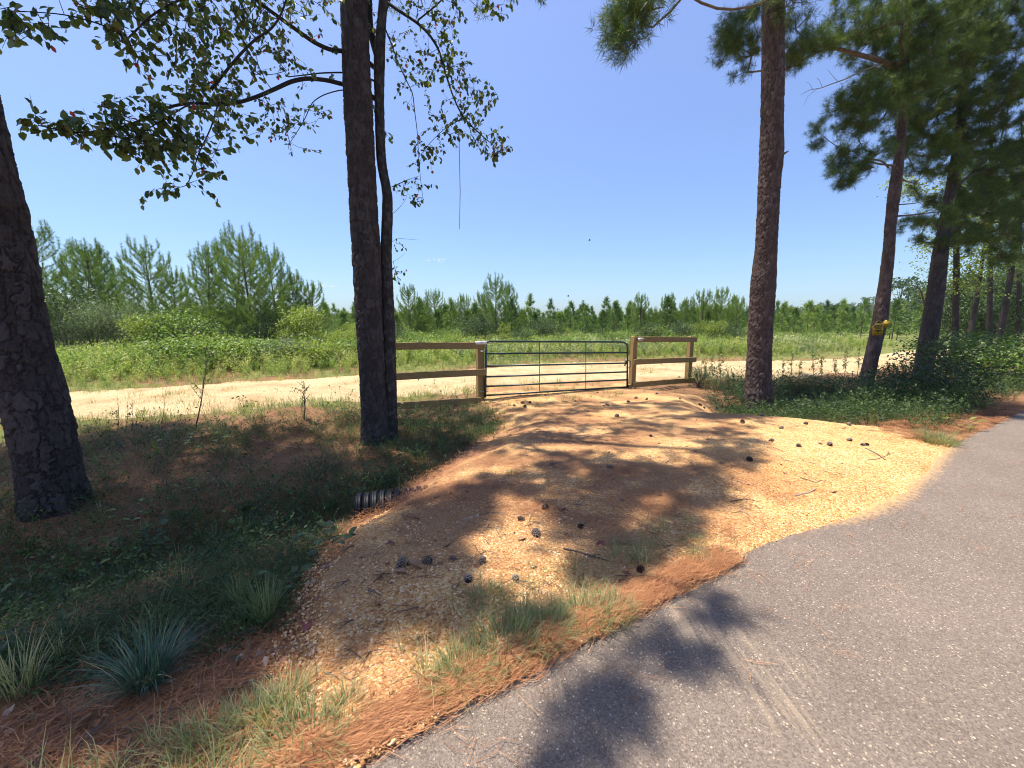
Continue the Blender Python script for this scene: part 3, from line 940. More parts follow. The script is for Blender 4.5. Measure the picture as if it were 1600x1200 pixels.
# small separate sprays added above the frame so their gaps make the dapples
for _ in range(2000):
    px_ = rng.uniform(570, 1180); py_ = 630 + 340 * rng.uniform(0, 1) ** 1.25
    g_ = ground_hit(px_, py_)
    edge_x = 1180 - max(0, py_ - 720) * .95
    if px_ > edge_x or uv(g_[0], g_[1])[1] < .35: continue
    nn_ = float(fbm(np.array([g_[0] * 1.7 + 4]), np.array([g_[1] * 1.3]), 131, 3)[0]) + .02
    if nn_ < rng.uniform(-.045, .015): continue
    mid_sh += shade_pts([(px_, py_, rng.uniform(.04, .14), rng.uniform(8.0, 10.5), 1)])
mid_sh += shade_pts([(950, 1085, .10, 8.5, 4), (990, 1080, .08, 8.5, 3), (910, 1110, .06, 8.5, 2), (865, 1160, .09, 8.5, 3), (1040, 1015, .12, 8.5, 5), (1085, 1030, .05, 8.5, 2), (1000, 1030, .05, 8.5, 1), (1130, 958, .10, 8.5, 4), (1105, 940, .05, 8.5, 1), (800, 985, .10, 8.6, 3), (850, 955, .08, 8.6, 2), (640, 745, .25, 10, 8), (700, 715, .25, 10, 6), (760, 700, .3, 10.5, 8), (830, 668, .3, 11, 6), (900, 645, .4, 11, 7), (700, 800, .15, 9.5, 4), (760, 765, .2, 9.5, 5), (610, 850, .15, 9.5, 4), (990, 640, .3, 11, 5), (1060, 655, .25, 11, 4), (640, 930, .16, 9, 4), (590, 960, .12, 9, 3), (700, 905, .12, 9, 3), (560, 1010, .05, 9, 1)])
mid_sh += shade_pts([(1110, 712, .30, 9.5, 7), (1160, 716, .2, 9.5, 4), (1110, 762, .22, 9.5, 4), (1130, 755, .15, 9.5, 2), (1010, 840, .28, 9, 7), (960, 855, .25, 9, 5), (1040, 850, .15, 9, 2), (905, 825, .15, 9, 3)])
pine_crown(mid_root, mid_tp, mid_sh, per=6, k=24, L=.17, W=.009, zmin=7.2, r_tip=.005, spread_r=.16)
hang = ell([(985, 15, 28, 25, 7.6, .4, 16), (975, 55, 22, 30, 7.6, .3, 14), (1005, 25, 26, 18, 7.7, .3, 9), (1010, -30, 40, 30, 7.8, .5, 20), (960, 30, 8, 20, 7.5, .1, 4), (1225, -12, 30, 14, 8.6, .3, 8), (1250, 2, 14, 8, 8.6, .2, 4)])
r_sh = shade_pts([(1290, 625, 1.6, 15, 120), (1400, 630, 1.7, 15, 130), (1480, 640, .9, 14, 50), (1250, 640, .7, 14, 30), (1200, 615, 1.2, 15, 50), (1350, 600, 1.8, 15, 90), (1450, 600, 1.8, 15, 80), (1100, 625, .9, 15.5, 10), (1050, 640, .8, 16, 8), (1540, 640, 1.0, 14, 40), (1500, 600, 1.4, 15, 60)], 2.6)
pine_crown(r_root, r_tp, hang + r_sh, per=7, k=26, L=.20, W=.008, zmin=8, r_tip=.006, spread_r=.26)
c4 = ell([(1145, 55, 26, 26, 11.0, .5, 24), (1165, 90, 18, 20, 11.0, .4, 12), (1135, 70, 14, 20, 10.9, .3, 8), (1165, 25, 16, 14, 11.2, .3, 8),
          (1245, 75, 22, 22, 11.2, .4, 16), (1285, 62, 24, 16, 11.4, .4, 18), (1320, 58, 22, 16, 11.6, .4, 16), (1345, 65, 18, 14, 11.8, .4, 10), (1240, 100, 14, 8, 11.2, .3, 6), (1245, 35, 12, 12, 11.2, .3, 6),
          (1330, 10, 26, 16, 11.5, .5, 14), (1360, 35, 26, 20, 11.6, .5, 14),
          (1335, 150, 26, 14, 11.8, .5, 20), (1370, 140, 28, 18, 12, .6, 22), (1325, 178, 24, 12, 11.8, .4, 16), (1365, 180, 34, 14, 12, .6, 22), (1340, 202, 20, 12, 11.8, .4, 12), (1283, 200, 14, 6, 11.4, .1, 4), (1280, 228, 7, 8, 11.4, .1, 3),
          (1322, 245, 18, 14, 11.7, .3, 14), (1318, 278, 15, 16, 11.7, .3, 14), (1340, 268, 12, 10, 11.8, .3, 8), (1360, 240, 20, 10, 12, .4, 8), (1395, 230, 14, 18, 12.8, .3, 8),
          (1420, 110, 44, 42, 12.4, .9, 70), (1400, 50, 42, 44, 12.2, .9, 60), (1400, 150, 30, 24, 12.2, .6, 28), (1440, 30, 50, 40, 12.4, 1, 60), (1415, -20, 70, 40, 12.4, 1.2, 50)])
pine_crown(r4, tp4, c4, per=11, k=30, L=.17, W=.0065, zmin=3.2, r_tip=.007, rmax=.06, spread_r=.17, bias=.2)
c5 = ell([(1470, 80, 50, 40, 13.4, 1, 60), (1530, 50, 60, 50, 13.6, 1.2, 80), (1580, 100, 40, 50, 13.6, 1.2, 60), (1480, 150, 50, 40, 13.4, 1, 60), (1550, 170, 50, 40, 13.6, 1.2, 60), (1590, 220, 30, 50, 13.8, 1, 44),
          (1450, 220, 34, 24, 13.4, .8, 26), (1500, 230, 40, 30, 14, 1, 40), (1460, 260, 40, 16, 13.2, .8, 22), (1540, 290, 44, 34, 14, 1, 50), (1580, 330, 30, 30, 14, 1, 36), (1520, 340, 40, 22, 13.8, 1, 30), (1450, 345, 26, 10, 13, .6, 14), (1480, 372, 30, 12, 13.4, .6, 16), (1560, 370, 40, 18, 13.8, .8, 26),
          (1560, 0, 60, 40, 13.6, 1.2, 60), (1440, 180, 20, 20, 13.2, .5, 14), (1500, 110, 70, 60, 15, 1, 60), (1570, 260, 44, 60, 15, 1, 60), (1585, 400, 26, 14, 14, .8, 14), (1480, 310, 30, 20, 14, .8, 20), (1420, 200, 24, 40, 14, .6, 20)])
pine_crown(r5, tp5, c5, per=15, k=30, L=.17, W=.0075, zmin=3.0, r_tip=.008, rmax=.06, spread_r=.19, bias=.2)

# bare dead branch below the leaning pine's long limb
def px_limb(pxs, Y0, Y1, r0, r1, n=5, m=0, mb=None, sub=4):
    P = []
    for i, (a, b) in enumerate(pxs):
        f = i / (len(pxs) - 1)
        P.append(at_depth(a, b, Y0 + (Y1 - Y0) * f))
    P = np.array(P)
    tt = np.linspace(0, len(P) - 1, (len(P) - 1) * sub + 1)
    # catmull-like smoothing
    Q = np.stack([np.interp(tt, np.arange(len(P)), P[:, k]) for k in range(3)], -1)
    for _ in range(2):
        Q[1:-1] = (Q[:-2] + 2 * Q[1:-1] + Q[2:]) / 4
    R = np.linspace(r0, r1, len(Q))
    return Q, R

def limb_obj(root, limbs, m, name='branch', n=7):
    for pxs, Y0, Y1, r0, r1 in limbs:
        Q, R = px_limb(pxs, Y0, Y1, r0, r1)
        mb = MB(); mb.tube(Q - np.array(root.location), R, n)
        obj(name, mb.mesh('branch', [m], True), root)

limb_obj(r4, [([(1404, 108), (1385, 98), (1360, 90), (1330, 82), (1308, 75), (1285, 78), (1262, 88), (1240, 104), (1215, 112)], 12.4, 11.1, .075, .012)], M['twig'])
limb_obj(r4, [([(1398, 95), (1370, 102), (1345, 112), (1320, 124), (1297, 132), (1282, 138), (1265, 140), (1252, 148)], 12.3, 11.3, .024, .004),
              ([(1310, 128), (1300, 118), (1293, 108)], 11.7, 11.6, .007, .003), ([(1285, 137), (1280, 124), (1276, 122)], 11.5, 11.4, .006, .003), ([(1278, 138), (1262, 150), (1256, 165)], 11.4, 11.3, .006, .002),
              ([(1345, 113), (1342, 120), (1347, 122)], 11.9, 11.9, .005, .002), ([(1270, 140), (1265, 130), (1258, 128)], 11.4, 11.3, .005, .002)], M['dead'], 'dead_branch', 5)
limb_obj(r4, [([(1388, 262), (1380, 252), (1362, 248), (1345, 255), (1335, 262)], 12.4, 11.8, .03, .01), ([(1398, 338), (1425, 336), (1455, 332), (1490, 330)], 12.4, 12.6, .03, .008), ([(1400, 320), (1430, 318), (1460, 310)], 12.4, 12.6, .02, .006),
              ([(1398, 275), (1420, 285), (1450, 290)], 12.4, 12.7, .025, .008)], M['twig'], 'branch', 6)
limb_obj(r5, [([(1445, 478), (1441, 462), (1437, 450), (1425, 446)], 13.6, 13.4, .035, .01), ([(1483, 300), (1520, 270), (1570, 262), (1600, 250)], 13.6, 13.8, .05, .015),
              ([(1500, 170), (1540, 150), (1600, 130)], 13.6, 13.6, .05, .02), ([(1490, 240), (1450, 245), (1420, 240)], 13.6, 13.2, .03, .01)], M['twig'], 'branch', 6)

# leafy crowns behind, at the right
def leafy_crown(root, trunk_pts, specs, per=16, size=.09, m=None, zmin=2, spread=.35, aspect=.6, kind='tri', rmax=.04, r_tip=.004, wood=True):
    tp = np.array(trunk_pts)
    zs = np.arange(max(zmin, tp[0, 2]), tp[-1, 2], .3)
    roots = np.stack([np.interp(zs, tp[:, 2], tp[:, 0]), np.interp(zs, tp[:, 2], tp[:, 1]), zs], -1)
    T = specs
    nodes, par, tip = grow(roots, T, seg=.5)
    O = np.array(root.location)
    if wood: obj('branches', wood_mesh(nodes, par, len(roots), r_tip=r_tip, rmax=rmax, mats=[M['twig']], origin=O, sides=4), root, kind='stuff')
    P = np.array([nodes[n] for i, n in tip]).repeat(per, 0)
    P = P + rng.normal(0, spread * .5, P.shape) * np.array([1, 1, .6])
    D = unit(rng.normal(0, 1, P.shape) + np.array([0, 0, -.25])); N_ = unit(rng.normal(0, .6, P.shape) + np.array([0, 0, 1]))
    V, Tt = leaves_geo(P, D, N_, size * rng.uniform(.7, 1.25, len(P)), aspect, O, kind=kind)
    obj('crown', make_mesh('crown', V, tris=Tt, mats=[m or M['shrub']]), root)

leafy_crown(far_tr[0][0], far_tr[0][1], ell([(1500, 400, 34, 34, 17, 1.2, 60), (1480, 360, 30, 24, 17, 1, 30), (1500, 450, 30, 24, 17, 1, 32), (1420, 290, 26, 14, 16, .6, 26), (1520, 350, 40, 30, 17, 1.3, 40), (1480, 300, 40, 24, 17, 1, 30)]), 22, .10, M['shrub_yellow'], 1.5)
leafy_crown(far_tr[1][0], far_tr[1][1], ell([(1540, 400, 30, 24, 19, 1.2, 30), (1560, 300, 50, 50, 19, 1.5, 60), (1590, 400, 20, 30, 19, 1.2, 20)]), 20, .11, M['shrub'], 2)
pine_crown(far_tr[2][0], far_tr[2][1], ell([(1540, 280, 50, 30, 20.5, 1.2, 50), (1550, 350, 40, 30, 20.5, 1.2, 30)]), per=7, k=22, L=.20, W=.012, zmin=3, spread_r=.35)
pine_crown(far_tr[3][0], far_tr[3][1], ell([(1590, 300, 40, 40, 21, 1.2, 60), (1580, 400, 20, 14, 21, 1, 14)]), per=7, k=22, L=.20, W=.012, zmin=3, spread_r=.35)
pine_crown(far_tr[4][0], far_tr[4][1], ell([(1600, 330, 40, 50, 23, 1.2, 50), (1575, 430, 30, 12, 23, 1.2, 16), (1590, 370, 20, 20, 23, 1, 16)]), per=7, k=22, L=.20, W=.014, zmin=3, spread_r=.35)

# ------------------------------------------------------------------ black gum behind the centre pine
rows = [(0, 592, 606), (40, 589, 603), (75, 584, 602), (110, 584, 601), (150, 585, 600), (200, 586, 601), (250, 588, 603), (275, 592, 607), (300, 598, 613), (330, 597, 614), (400, 594, 612), (500, 596, 617), (600, 598, 620), (675, 598, 621)]
DG = 6.62
tp, tr = px_trunk(rows, DG, extz=11)
gum = thing('gum_tree', 'thin twisting dark broadleaf tree growing against the back of the centre pine', 'tree', (tp[0][0], tp[0][1], hz(tp[0][0], tp[0][1])))
trunk_obj(gum, tp, tr, 64, .03, .03, .007, M['bark_gum'], .25, 63, 9)
limbs = [
    ([(590, 88), (582, 62), (578, 40), (577, 0), (575, -60)], 6.85, 6.8, .07, .05),
    ([(590, 110), (565, 88), (540, 80), (515, 78), (490, 66), (465, 48), (440, 30), (410, 8), (370, -25), (310, -60)], 6.85, 4.9, .045, .02),
    ([(588, 155), (565, 140), (537, 132), (510, 125), (480, 122), (455, 127), (432, 138), (405, 150), (375, 160), (340, 165), (305, 160), (270, 165), (240, 178), (205, 195), (160, 205), (115, 208), (60, 196)], 6.85, 3.7, .045, .006),
    ([(588, 128), (562, 116), (537, 113), (500, 114), (470, 118), (450, 120)], 6.85, 6.0, .02, .008),
    ([(330, 140), (350, 115), (375, 85), (400, 60), (425, 45), (440, 22), (450, -10)], 4.9, 5.0, .02, .012),
    ([(590, 160), (560, 142), (533, 140), (505, 148), (487, 160), (477, 185), (463, 208), (450, 228)], 6.85, 5.9, .014, .004),
    ([(300, 160), (270, 178), (250, 190), (225, 205), (200, 222)], 4.4, 4.0, .010, .004),
    ([(340, 165), (330, 200), (310, 240), (300, 275), (290, 290)], 4.7, 4.3, .010, .004),
    ([(200, 60), (160, 38), (100, 22), (40, 18)], 4.3, 3.6, .010, .004),
    ([(370, -25), (300, -10), (240, 20), (200, 60)], 5.0, 4.3, .018, .010),
    ([(600, 30), (606, 4), (612, -10)], 6.85, 6.8, .03, .03),
    ([(604, 3), (625, 18), (650, 34), (668, 50), (685, 75), (695, 110), (704, 140), (714, 165), (725, 185), (745, 205), (765, 222), (785, 240)], 6.8, 5.9, .030, .005),
    ([(600, 40), (612, 70), (622, 98), (636, 128), (645, 145), (648, 175), (652, 205), (654, 240), (657, 280), (662, 318)], 6.85, 6.3, .014, .003),
    ([(722, 185), (705, 195), (690, 205), (670, 225), (655, 245)], 6.0, 6.0, .008, .003),
    ([(612, 292), (625, 286), (640, 280), (655, 275)], 6.8, 6.6, .008, .003),
    ([(655, 30), (680, 10), (700, -10), (720, -20), (750, -12), (800, 0)], 6.5, 5.9, .014, .006),
    ([(740, 140), (760, 145), (775, 148)], 6.0, 5.9, .004, .002),
    ([(612, 378), (622, 372), (640, 374), (655, 375)], 6.85, 6.7, .004, .0015),
    ([(612, 335), (624, 325), (634, 312), (637, 300)], 6.85, 6.7, .005, .0015),
    ([(612, 410), (622, 405), (633, 395)], 6.85, 6.7, .004, .0015),
]
roots = []
for l in limbs:
    Q, R = px_limb(*l)
    mb = MB(); mb.tube(Q - np.array(gum.location), R * .78, 8)
    obj('branch', mb.mesh('branch', [M['bark_gum']], True), gum)
    roots += list(Q)
def dens(c, n): return c + (n,)
gl = ell([  # left mass
    (90, 195, 42, 14, 3.9, .1, 9), (75, 188, 30, 6, 3.8, .1, 3), (150, 205, 40, 16, 4.0, .1, 11), (190, 205, 40, 28, 4.1, .2, 18), (250, 215, 50, 34, 4.3, .2, 30), (225, 180, 40, 25, 4.2, .2, 14), (290, 205, 44, 40, 4.4, .25, 28), (310, 150, 50, 40, 4.8, .3, 26),
    (360, 190, 40, 30, 4.9, .3, 12), (250, 240, 40, 24, 4.3, .2, 12), (310, 250, 30, 30, 4.4, .2, 8), (290, 288, 45, 12, 4.3, .1, 5), (225, 296, 12, 6, 4.1, .1, 1), (255, 292, 14, 6, 4.2, .1, 1),
    (370, 120, 60, 50, 5.2, .3, 28), (300, 95, 60, 40, 4.8, .3, 22), (230, 90, 30, 24, 4.5, .2, 8), (395, 60, 50, 50, 5.3, .3, 28), (340, 40, 60, 45, 5.1, .3, 30), (440, 80, 35, 40, 5.6, .3, 16), (455, 30, 40, 30, 5.5, .3, 14), (505, 10, 40, 12, 5.8, .2, 7), (430, 185, 35, 25, 5.6, .2, 10),
    (480, 180, 26, 24, 5.9, .2, 8), (455, 215, 26, 18, 5.9, .2, 6), (470, 120, 30, 14, 6.0, .2, 4), (510, 70, 12, 10, 6.2, .1, 2), (520, 105, 10, 10, 6.3, .1, 1),
    (250, 20, 70, 20, 4.6, .2, 22), (190, 30, 50, 26, 4.2, .2, 18), (200, 60, 30, 20, 4.2, .2, 7), (120, 15, 50, 14, 3.9, .2, 11), (40, 40, 35, 18, 3.6, .1, 9), (30, 20, 28, 12, 3.6, .1, 5), (150, 5, 70, 8, 4.0, .2, 10), (300, 10, 90, 20, 4.8, .3, 22),
    # right side
    (650, 20, 36, 26, 6.5, .2, 14), (690, 60, 26, 34, 6.4, .2, 18), (672, 100, 32, 34, 6.5, .2, 15), (712, 95, 16, 30, 6.3, .2, 10), (720, 140, 24, 24, 6.2, .2, 13), (650, 90, 20, 40, 6.5, .2, 8), (700, 170, 34, 16, 6.2, .2, 11), (745, 150, 24, 12, 6.0, .2, 8), (770, 145, 10, 8, 5.9, .1, 3),
    (735, 195, 28, 18, 6.1, .2, 14), (765, 225, 26, 16, 5.9, .2, 14), (782, 240, 14, 12, 5.9, .1, 7), (690, 210, 24, 12, 6.1, .1, 8), (665, 240, 22, 14, 6.1, .1, 9), (650, 220, 8, 34, 6.4, .1, 5), (655, 290, 12, 36, 6.3, .1, 7), (625, 290, 14, 8, 6.7, .1, 5), (620, 60, 14, 40, 6.7, .2, 8), (635, 130, 14, 30, 6.6, .2, 7),
    (740, 12, 50, 12, 6.2, .2, 9), (700, 25, 30, 16, 6.3, .2, 7), (775, 0, 26, 8, 6.0, .1, 6), (622, 380, 6, 6, 6.8, .05, 2), (620, 425, 8, 12, 6.8, .05, 3), (583, 190, 4, 30, 6.9, .05, 3), (585, 35, 8, 30, 6.8, .1, 4), (605, 205, 6, 26, 6.85, .05, 3),
    # above the frame
    (300, -60, 200, 45, 5.0, .7, 60), (600, -60, 120, 40, 6.5, .6, 40), (750, -50, 60, 30, 6.1, .4, 14)])
nodes, par, tip = grow(np.array(roots), gl, seg=.16, droop=-.03, bias=.1)
obj('twigs', wood_mesh(nodes, par, len(roots), r_tip=.0022, rmax=.010, mats=[M['bark_gum']], origin=gum.location, sides=4), gum, kind='stuff')
LP = []; LD = []; LN = []; LS = []; TWS = []
for i, nn in tip:
    b = nodes[nn]; d = unit(nodes[nn] - nodes[par[nn]])
    d = unit(d + rng.normal(0, .5, 3))
    nl = rng.integers(5, 9); Lt = rng.uniform(.14, .28)
    TWS.append((b - d * Lt * .3, b + d * Lt * .68))
    for q in range(nl):
        f = q / nl
        p = b + d * Lt * (f - .3) + rng.normal(0, .012, 3)
        dd = unit(d * .5 + rng.normal(0, .6, 3) + np.array([0, 0, -.75]))
        LP.append(p); LD.append(dd); LN.append(unit(rng.normal(0, .8, 3) + np.array([0, 0, .7]))); LS.append(rng.uniform(.045, .092) * (1.08 if p[1] < 5 else .9))
mbt = MB()
for a_, b_ in TWS: mbt.tube([a_ - np.array(gum.location), b_ - np.array(gum.location)], [.0028, .0012], 3, caps=False)
obj('twig_tips', mbt.mesh('twig_tips', [M['bark_gum']]), gum, kind='stuff')
LP = np.array(LP); LD = np.array(LD); LN = np.array(LN); LS = np.array(LS)
# the 300 leaves that show largest are parts of their own, the rest one part
camv = LP - np.array([0, 0, CAM_Z]); dist = np.linalg.norm(camv, axis=1)
facing = np.abs((unit(np.cross(np.cross(LD, LN), LD)) * unit(camv)).sum(1))
elev = camv[:, 2] / np.hypot(camv[:, 1], 0)
score = LS / dist * (.3 + facing) * (elev < .78)
order = np.argsort(-score)
big = order[:300]; rest = order[300:]
lv, lt = leaves_geo(np.zeros((1, 3)), np.array([[1., 0, 0]]), np.array([[0, 0, 1.]]), 1.0, .62, fold=.3)
leaf_variants = []
def leafcol(name, stops):
    return leaf_mat(name, stops, .42, 'obj', .42, 1, .5)
M['gum_single'] = leafcol('gum_leaf', [(0, (.036, .060, .018)), (.5, (.075, .110, .030)), (.90, (.15, .17, .045)), (.96, (.20, .15, .04)), (.985, (.36, .035, .03))])
lm = make_mesh('leaf', lv, tris=lt, mats=[M['gum_single']])
for i in big:
    D = unit(LD[i]); S = unit(np.cross(D, LN[i])); Nn = unit(np.cross(S, D))
    o = obj('leaf', lm, gum)
    mt = Matrix(((D[0], -S[0], Nn[0], 0), (D[1], -S[1], Nn[1], 0), (D[2], -S[2], Nn[2], 0), (0, 0, 0, 1)))
    o.matrix_local = Matrix.Translation(Vector(LP[i]) - gum.location) @ mt @ Matrix.Scale(float(LS[i]), 4)
V, T = leaves_geo(LP[rest], LD[rest], LN[rest], LS[rest], .62, np.array(gum.location), .3)
obj('leaves', make_mesh('leaves', V, tris=T, mats=[M['gum']]), gum, kind='stuff')

# hanging vine
mb = MB(); P = [at_depth(717, 205, 6.1), at_depth(718, 250, 6.1), at_depth(719, 300, 6.1), at_depth(718, 358, 6.1)]
mb.tube(P, [.005, .004, .005, .003], 4)
obj('hanging_vine', mb.mesh('vine', [M['vine']]), label='thin bare vine dangling straight down from the leafy branch above the gate', cat='vine')

# ------------------------------------------------------------------ young pines, shrubs: templates
def young_pine(h, seed, full=1.0, k=32, L=.17, W=.013, dens=.8):
    r = np.random.default_rng(seed)
    mb = MB()
    lean = r.normal(0, .04, 2)
    zs = np.linspace(0, h * .96, 8)
    tp = np.stack([lean[0] * zs + .03 * np.sin(zs * 1.3 + seed), lean[1] * zs, zs], -1)
    mb.tube(tp, np.linspace(.014 * h + .012, .012, 8), 6)
    P = []; D = []
    z = h * .10
    while z < h * .93:
        f = z / h
        nb = r.integers(4, 7)
        ph = r.uniform(0, 6.3)
        for b in range(nb):
            a = ph + b * 2 * math.pi / nb + r.normal(0, .25)
            Lb = (h * .34 * (1 - f) ** .75 + .25) * r.uniform(.7, 1.15) * full
            c = np.array([np.interp(z, zs, tp[:, 0]), np.interp(z, zs, tp[:, 1]), z])
            rise = .35 + .75 * f
            n = max(3, int(Lb / .17))
            pts = []
            for q in range(n + 1):
                s = q / n
                rr = Lb * s; zz = rise * Lb * s * (.45 + .55 * s)
                pts.append(c + np.array([math.cos(a) * rr, math.sin(a) * rr, zz]))
            pts = np.array(pts)
            mb.tube(pts, np.linspace(.012, .005, n + 1), 3, caps=False)
            for q in range(1, n + 1):
                if q / n > .3:
                    d = unit(pts[q] - pts[q - 1]); P.append(pts[q]); D.append(d)
                    if r.uniform() < .75 * dens and q / n > .45 and q < n + 1:
                        # side shoots that turn up
                        for sgn in (-1, 1):
                            sd = unit(np.cross(d, [0, 0, 1]) * sgn * .8 + d * .6 + np.array([0, 0, .5]))
                            ls = r.uniform(.12, .3)
                            P.append(pts[q] + sd * ls); D.append(unit(sd + np.array([0, 0, .4])))
            # candle at the tip
            for cc in range(1 + int(f > .35) + int(f > .6)):
                P.append(pts[-1] + np.array([0, 0, .16 + .17 * cc])); D.append(np.array([0, 0, 1.]))
        z += r.uniform(.20, .34) * (h / 5) ** .4
    for q in range(7):
        P.append(np.array([tp[-1, 0], tp[-1, 1], h * .93 + q * .07])); D.append(np.array([0, 0, 1.]))
    wood = mb.mesh('trunk', [M['twig']], True)
    V, T = needles(P, D, k, L, W, .58, .24)
    return wood, make_mesh('crown', V, tris=T, mats=[M['needle_young']])

YP = [young_pine(h, s, f) for h, s, f in ((6.2, 1, 1.05), (5.6, 2, .95), (5.0, 3, 1.0), (4.4, 4, .85), (5.4, 5, .8))]
YH = [6.2, 5.6, 5.0, 4.4, 5.4]

def shrub_mesh(h, w, seed, n=1400, size=.07, m=None, stems=9, kind='tri', aspect=.6, lumps=9):
    r = np.random.default_rng(seed)
    mb = MB()
    P = []
    C_ = []
    for i in range(lumps):
        a = r.uniform(0, 6.3); rr = w * .36 * math.sqrt(r.uniform()); z = h * r.uniform(.3, .85)
        C_.append((rr * math.cos(a), rr * math.sin(a), z, r.uniform(.22, .42) * w))
    for c in C_:
        mb.tube([(0, 0, 0), (c[0] * .4, c[1] * .4, c[2] * .5), (c[0], c[1], c[2])], [.022, .015, .006], 4, caps=False)
        m_ = n // lumps
        q = unit(r.normal(0, 1, (m_, 3))) * (r.uniform(.25, 1, (m_, 1)) ** .5) * c[3] * np.array([1, 1, .75])
        P.append(q + np.array(c[:3]))
    # spray tips
    for i in range(stems * 2):
        a = r.uniform(0, 6.3); tip = np.array([math.cos(a) * w * .55 * r.uniform(.3, 1), math.sin(a) * w * .55 * r.uniform(.3, 1), h * r.uniform(.75, 1.05)])
        b = tip * np.array([.4, .4, .5])
        mb.tube([b, (b + tip) / 2 + r.normal(0, .03, 3), tip], [.010, .006, .003], 3, caps=False)
        f = r.uniform(.3, 1, (16, 1)); P.append(b + (tip - b) * f + r.normal(0, .04, (16, 3)))
    P = np.concatenate(P); P = P[P[:, 2] > .02]
    D = unit(r.normal(0, 1, P.shape) + np.array([0, 0, .2])); N_ = unit(r.normal(0, .6, P.shape) + np.array([0, 0, 1]))
    V, T = leaves_geo(P, D, N_, size * r.uniform(.6, 1.3, len(P)), aspect, kind=kind)
    return mb.mesh('stems', [M['twig']], True), make_mesh('foliage', V, tris=T, mats=[m or M['shrub']])

SH = {
    'round': shrub_mesh(1.6, 1.7, 1, 1800, .085, M['shrub']),
    'dark': shrub_mesh(2.6, 2.8, 2, 3600, .09, M['shrub_dark'], lumps=14),
    'grey': shrub_mesh(2.6, 2.4, 3, 4200, .06, M['shrub_grey'], lumps=14, aspect=.4),
    'yellow': shrub_mesh(2.0, 1.7, 4, 2000, .09, M['shrub_yellow']),
    'low': shrub_mesh(.9, 1.7, 5, 1500, .07, M['shrub'], lumps=8),
    'lowyellow': shrub_mesh(.8, 1.6, 6, 1400, .07, M['shrub_yellow'], lumps=8),
    'lowgrey': shrub_mesh(.9, 1.3, 7, 1400, .05, M['shrub_grey'], lumps=8),
}
_first = {}
def place(kind_name, key, pair, px, Y, label, cat, group=None, hpx=None, base_h=None, rz=None, py=None, sx=1.0, parts=('trunk', 'crown')):
    """first one is built, the others are copies"""
    p = at_depth(px, 500, Y)
    x, y = p[0], Y
    z = hz(x, y)
    s = 1.0
    if hpx is not None:
        top = at_depth(px, hpx, Y)[2]
        s = (top - z) / base_h
    if key not in _first:
        r = thing(kind_name, label, cat, (x, y, z), group)
        obj(parts[0], pair[0], r); obj(parts[1], pair[1], r)
        _first[key] = r
    else:
        r = copy_tree(_first[key])
        r.location = (x, y, z); r['label'] = label
        r['category'] = cat
        if group: r['group'] = group
        elif 'group' in r: del r['group']
    r.rotation_euler = (0, 0, rng.uniform(0, 6.28) if rz is None else rz)
    r.scale = (s * sx, s * sx, s)
    return r

GY = 'young pines beyond the sandy track'
for px, py, Y, k, lab in [
    (78, 362, 21, 1, 'young pine furthest left, its bristly top beside the big trunk'),
    (128, 392, 24, 2, 'young pine in the left clump behind the dark shrub'),
    (158, 384, 23, 4, 'pointed young pine between the left shrubs, second in the clump'),
    (190, 415, 27, 3, 'small dim young pine set back behind the second of the left clump'),
    (245, 386, 23, 0, 'open topped young pine standing apart in the middle of the left clump'),
    (275, 428, 27, 3, 'short young pine set back left of the widest pine'),
    (325, 392, 22, 4, 'narrow young pine just left of the widest and tallest young pine'),
    (362, 380, 24, 2, 'young pine pressed behind the left side of the widest pine'),
    (395, 368, 21.5, 0, 'tallest and widest young pine, in the left clump'),
    (432, 398, 24, 1, 'young pine against the right side of the widest pine'),
    (462, 430, 25, 3, 'young pine stepping down at the right end of the left clump'),
    (482, 446, 26, 2, 'lowest young pine at the right end of the left clump'),
    (640, 452, 30, 1, 'young pine just right of the dark centre trunk'),
    (662, 470, 33, 3, 'small young pine behind the left wooden rails'),
    (685, 458, 31, 2, 'young pine above the middle of the left wooden rails'),
    (712, 474, 34, 3, 'short young pine left of the hinge post'),
    (728, 464, 33, 4, 'young pine above the left gate post'),
    (752, 462, 31, 1, 'young pine immediately left of the tallest pine behind the gate'),
    (776, 436, 29, 0, 'tallest young pine behind the gate, with twin tops'),
    (792, 448, 31, 4, 'right half of the twin topped pine behind the gate'),
    (815, 484, 34, 3, 'low young pine right of the tallest pine behind the gate'),
    (1000, 463, 32, 4, 'spire shaped young pine above the right gate post'),
    (1018, 484, 34, 3, 'low young pine between the two spires right of the gate'),
    (1042, 463, 33, 4, 'second spire shaped young pine above the right fence panel'),
    (1072, 470, 34, 3, 'young pine above the right end of the fence panel'),
    (1100, 458, 32, 2, 'broad young pine left of the reddish trunk'),
    (1126, 456, 31, 1, 'tallest young pine left of the reddish trunk'),
    (1152, 468, 32, 2, 'young pine touching the left side of the reddish trunk'),
    (1135, 482, 28, 3, 'lower young pine in front of the ones left of the reddish trunk')]:
    place('young_pine', 'yp%d' % k, YP[k], px, Y, lab, 'pine', GY, py, YH[k])

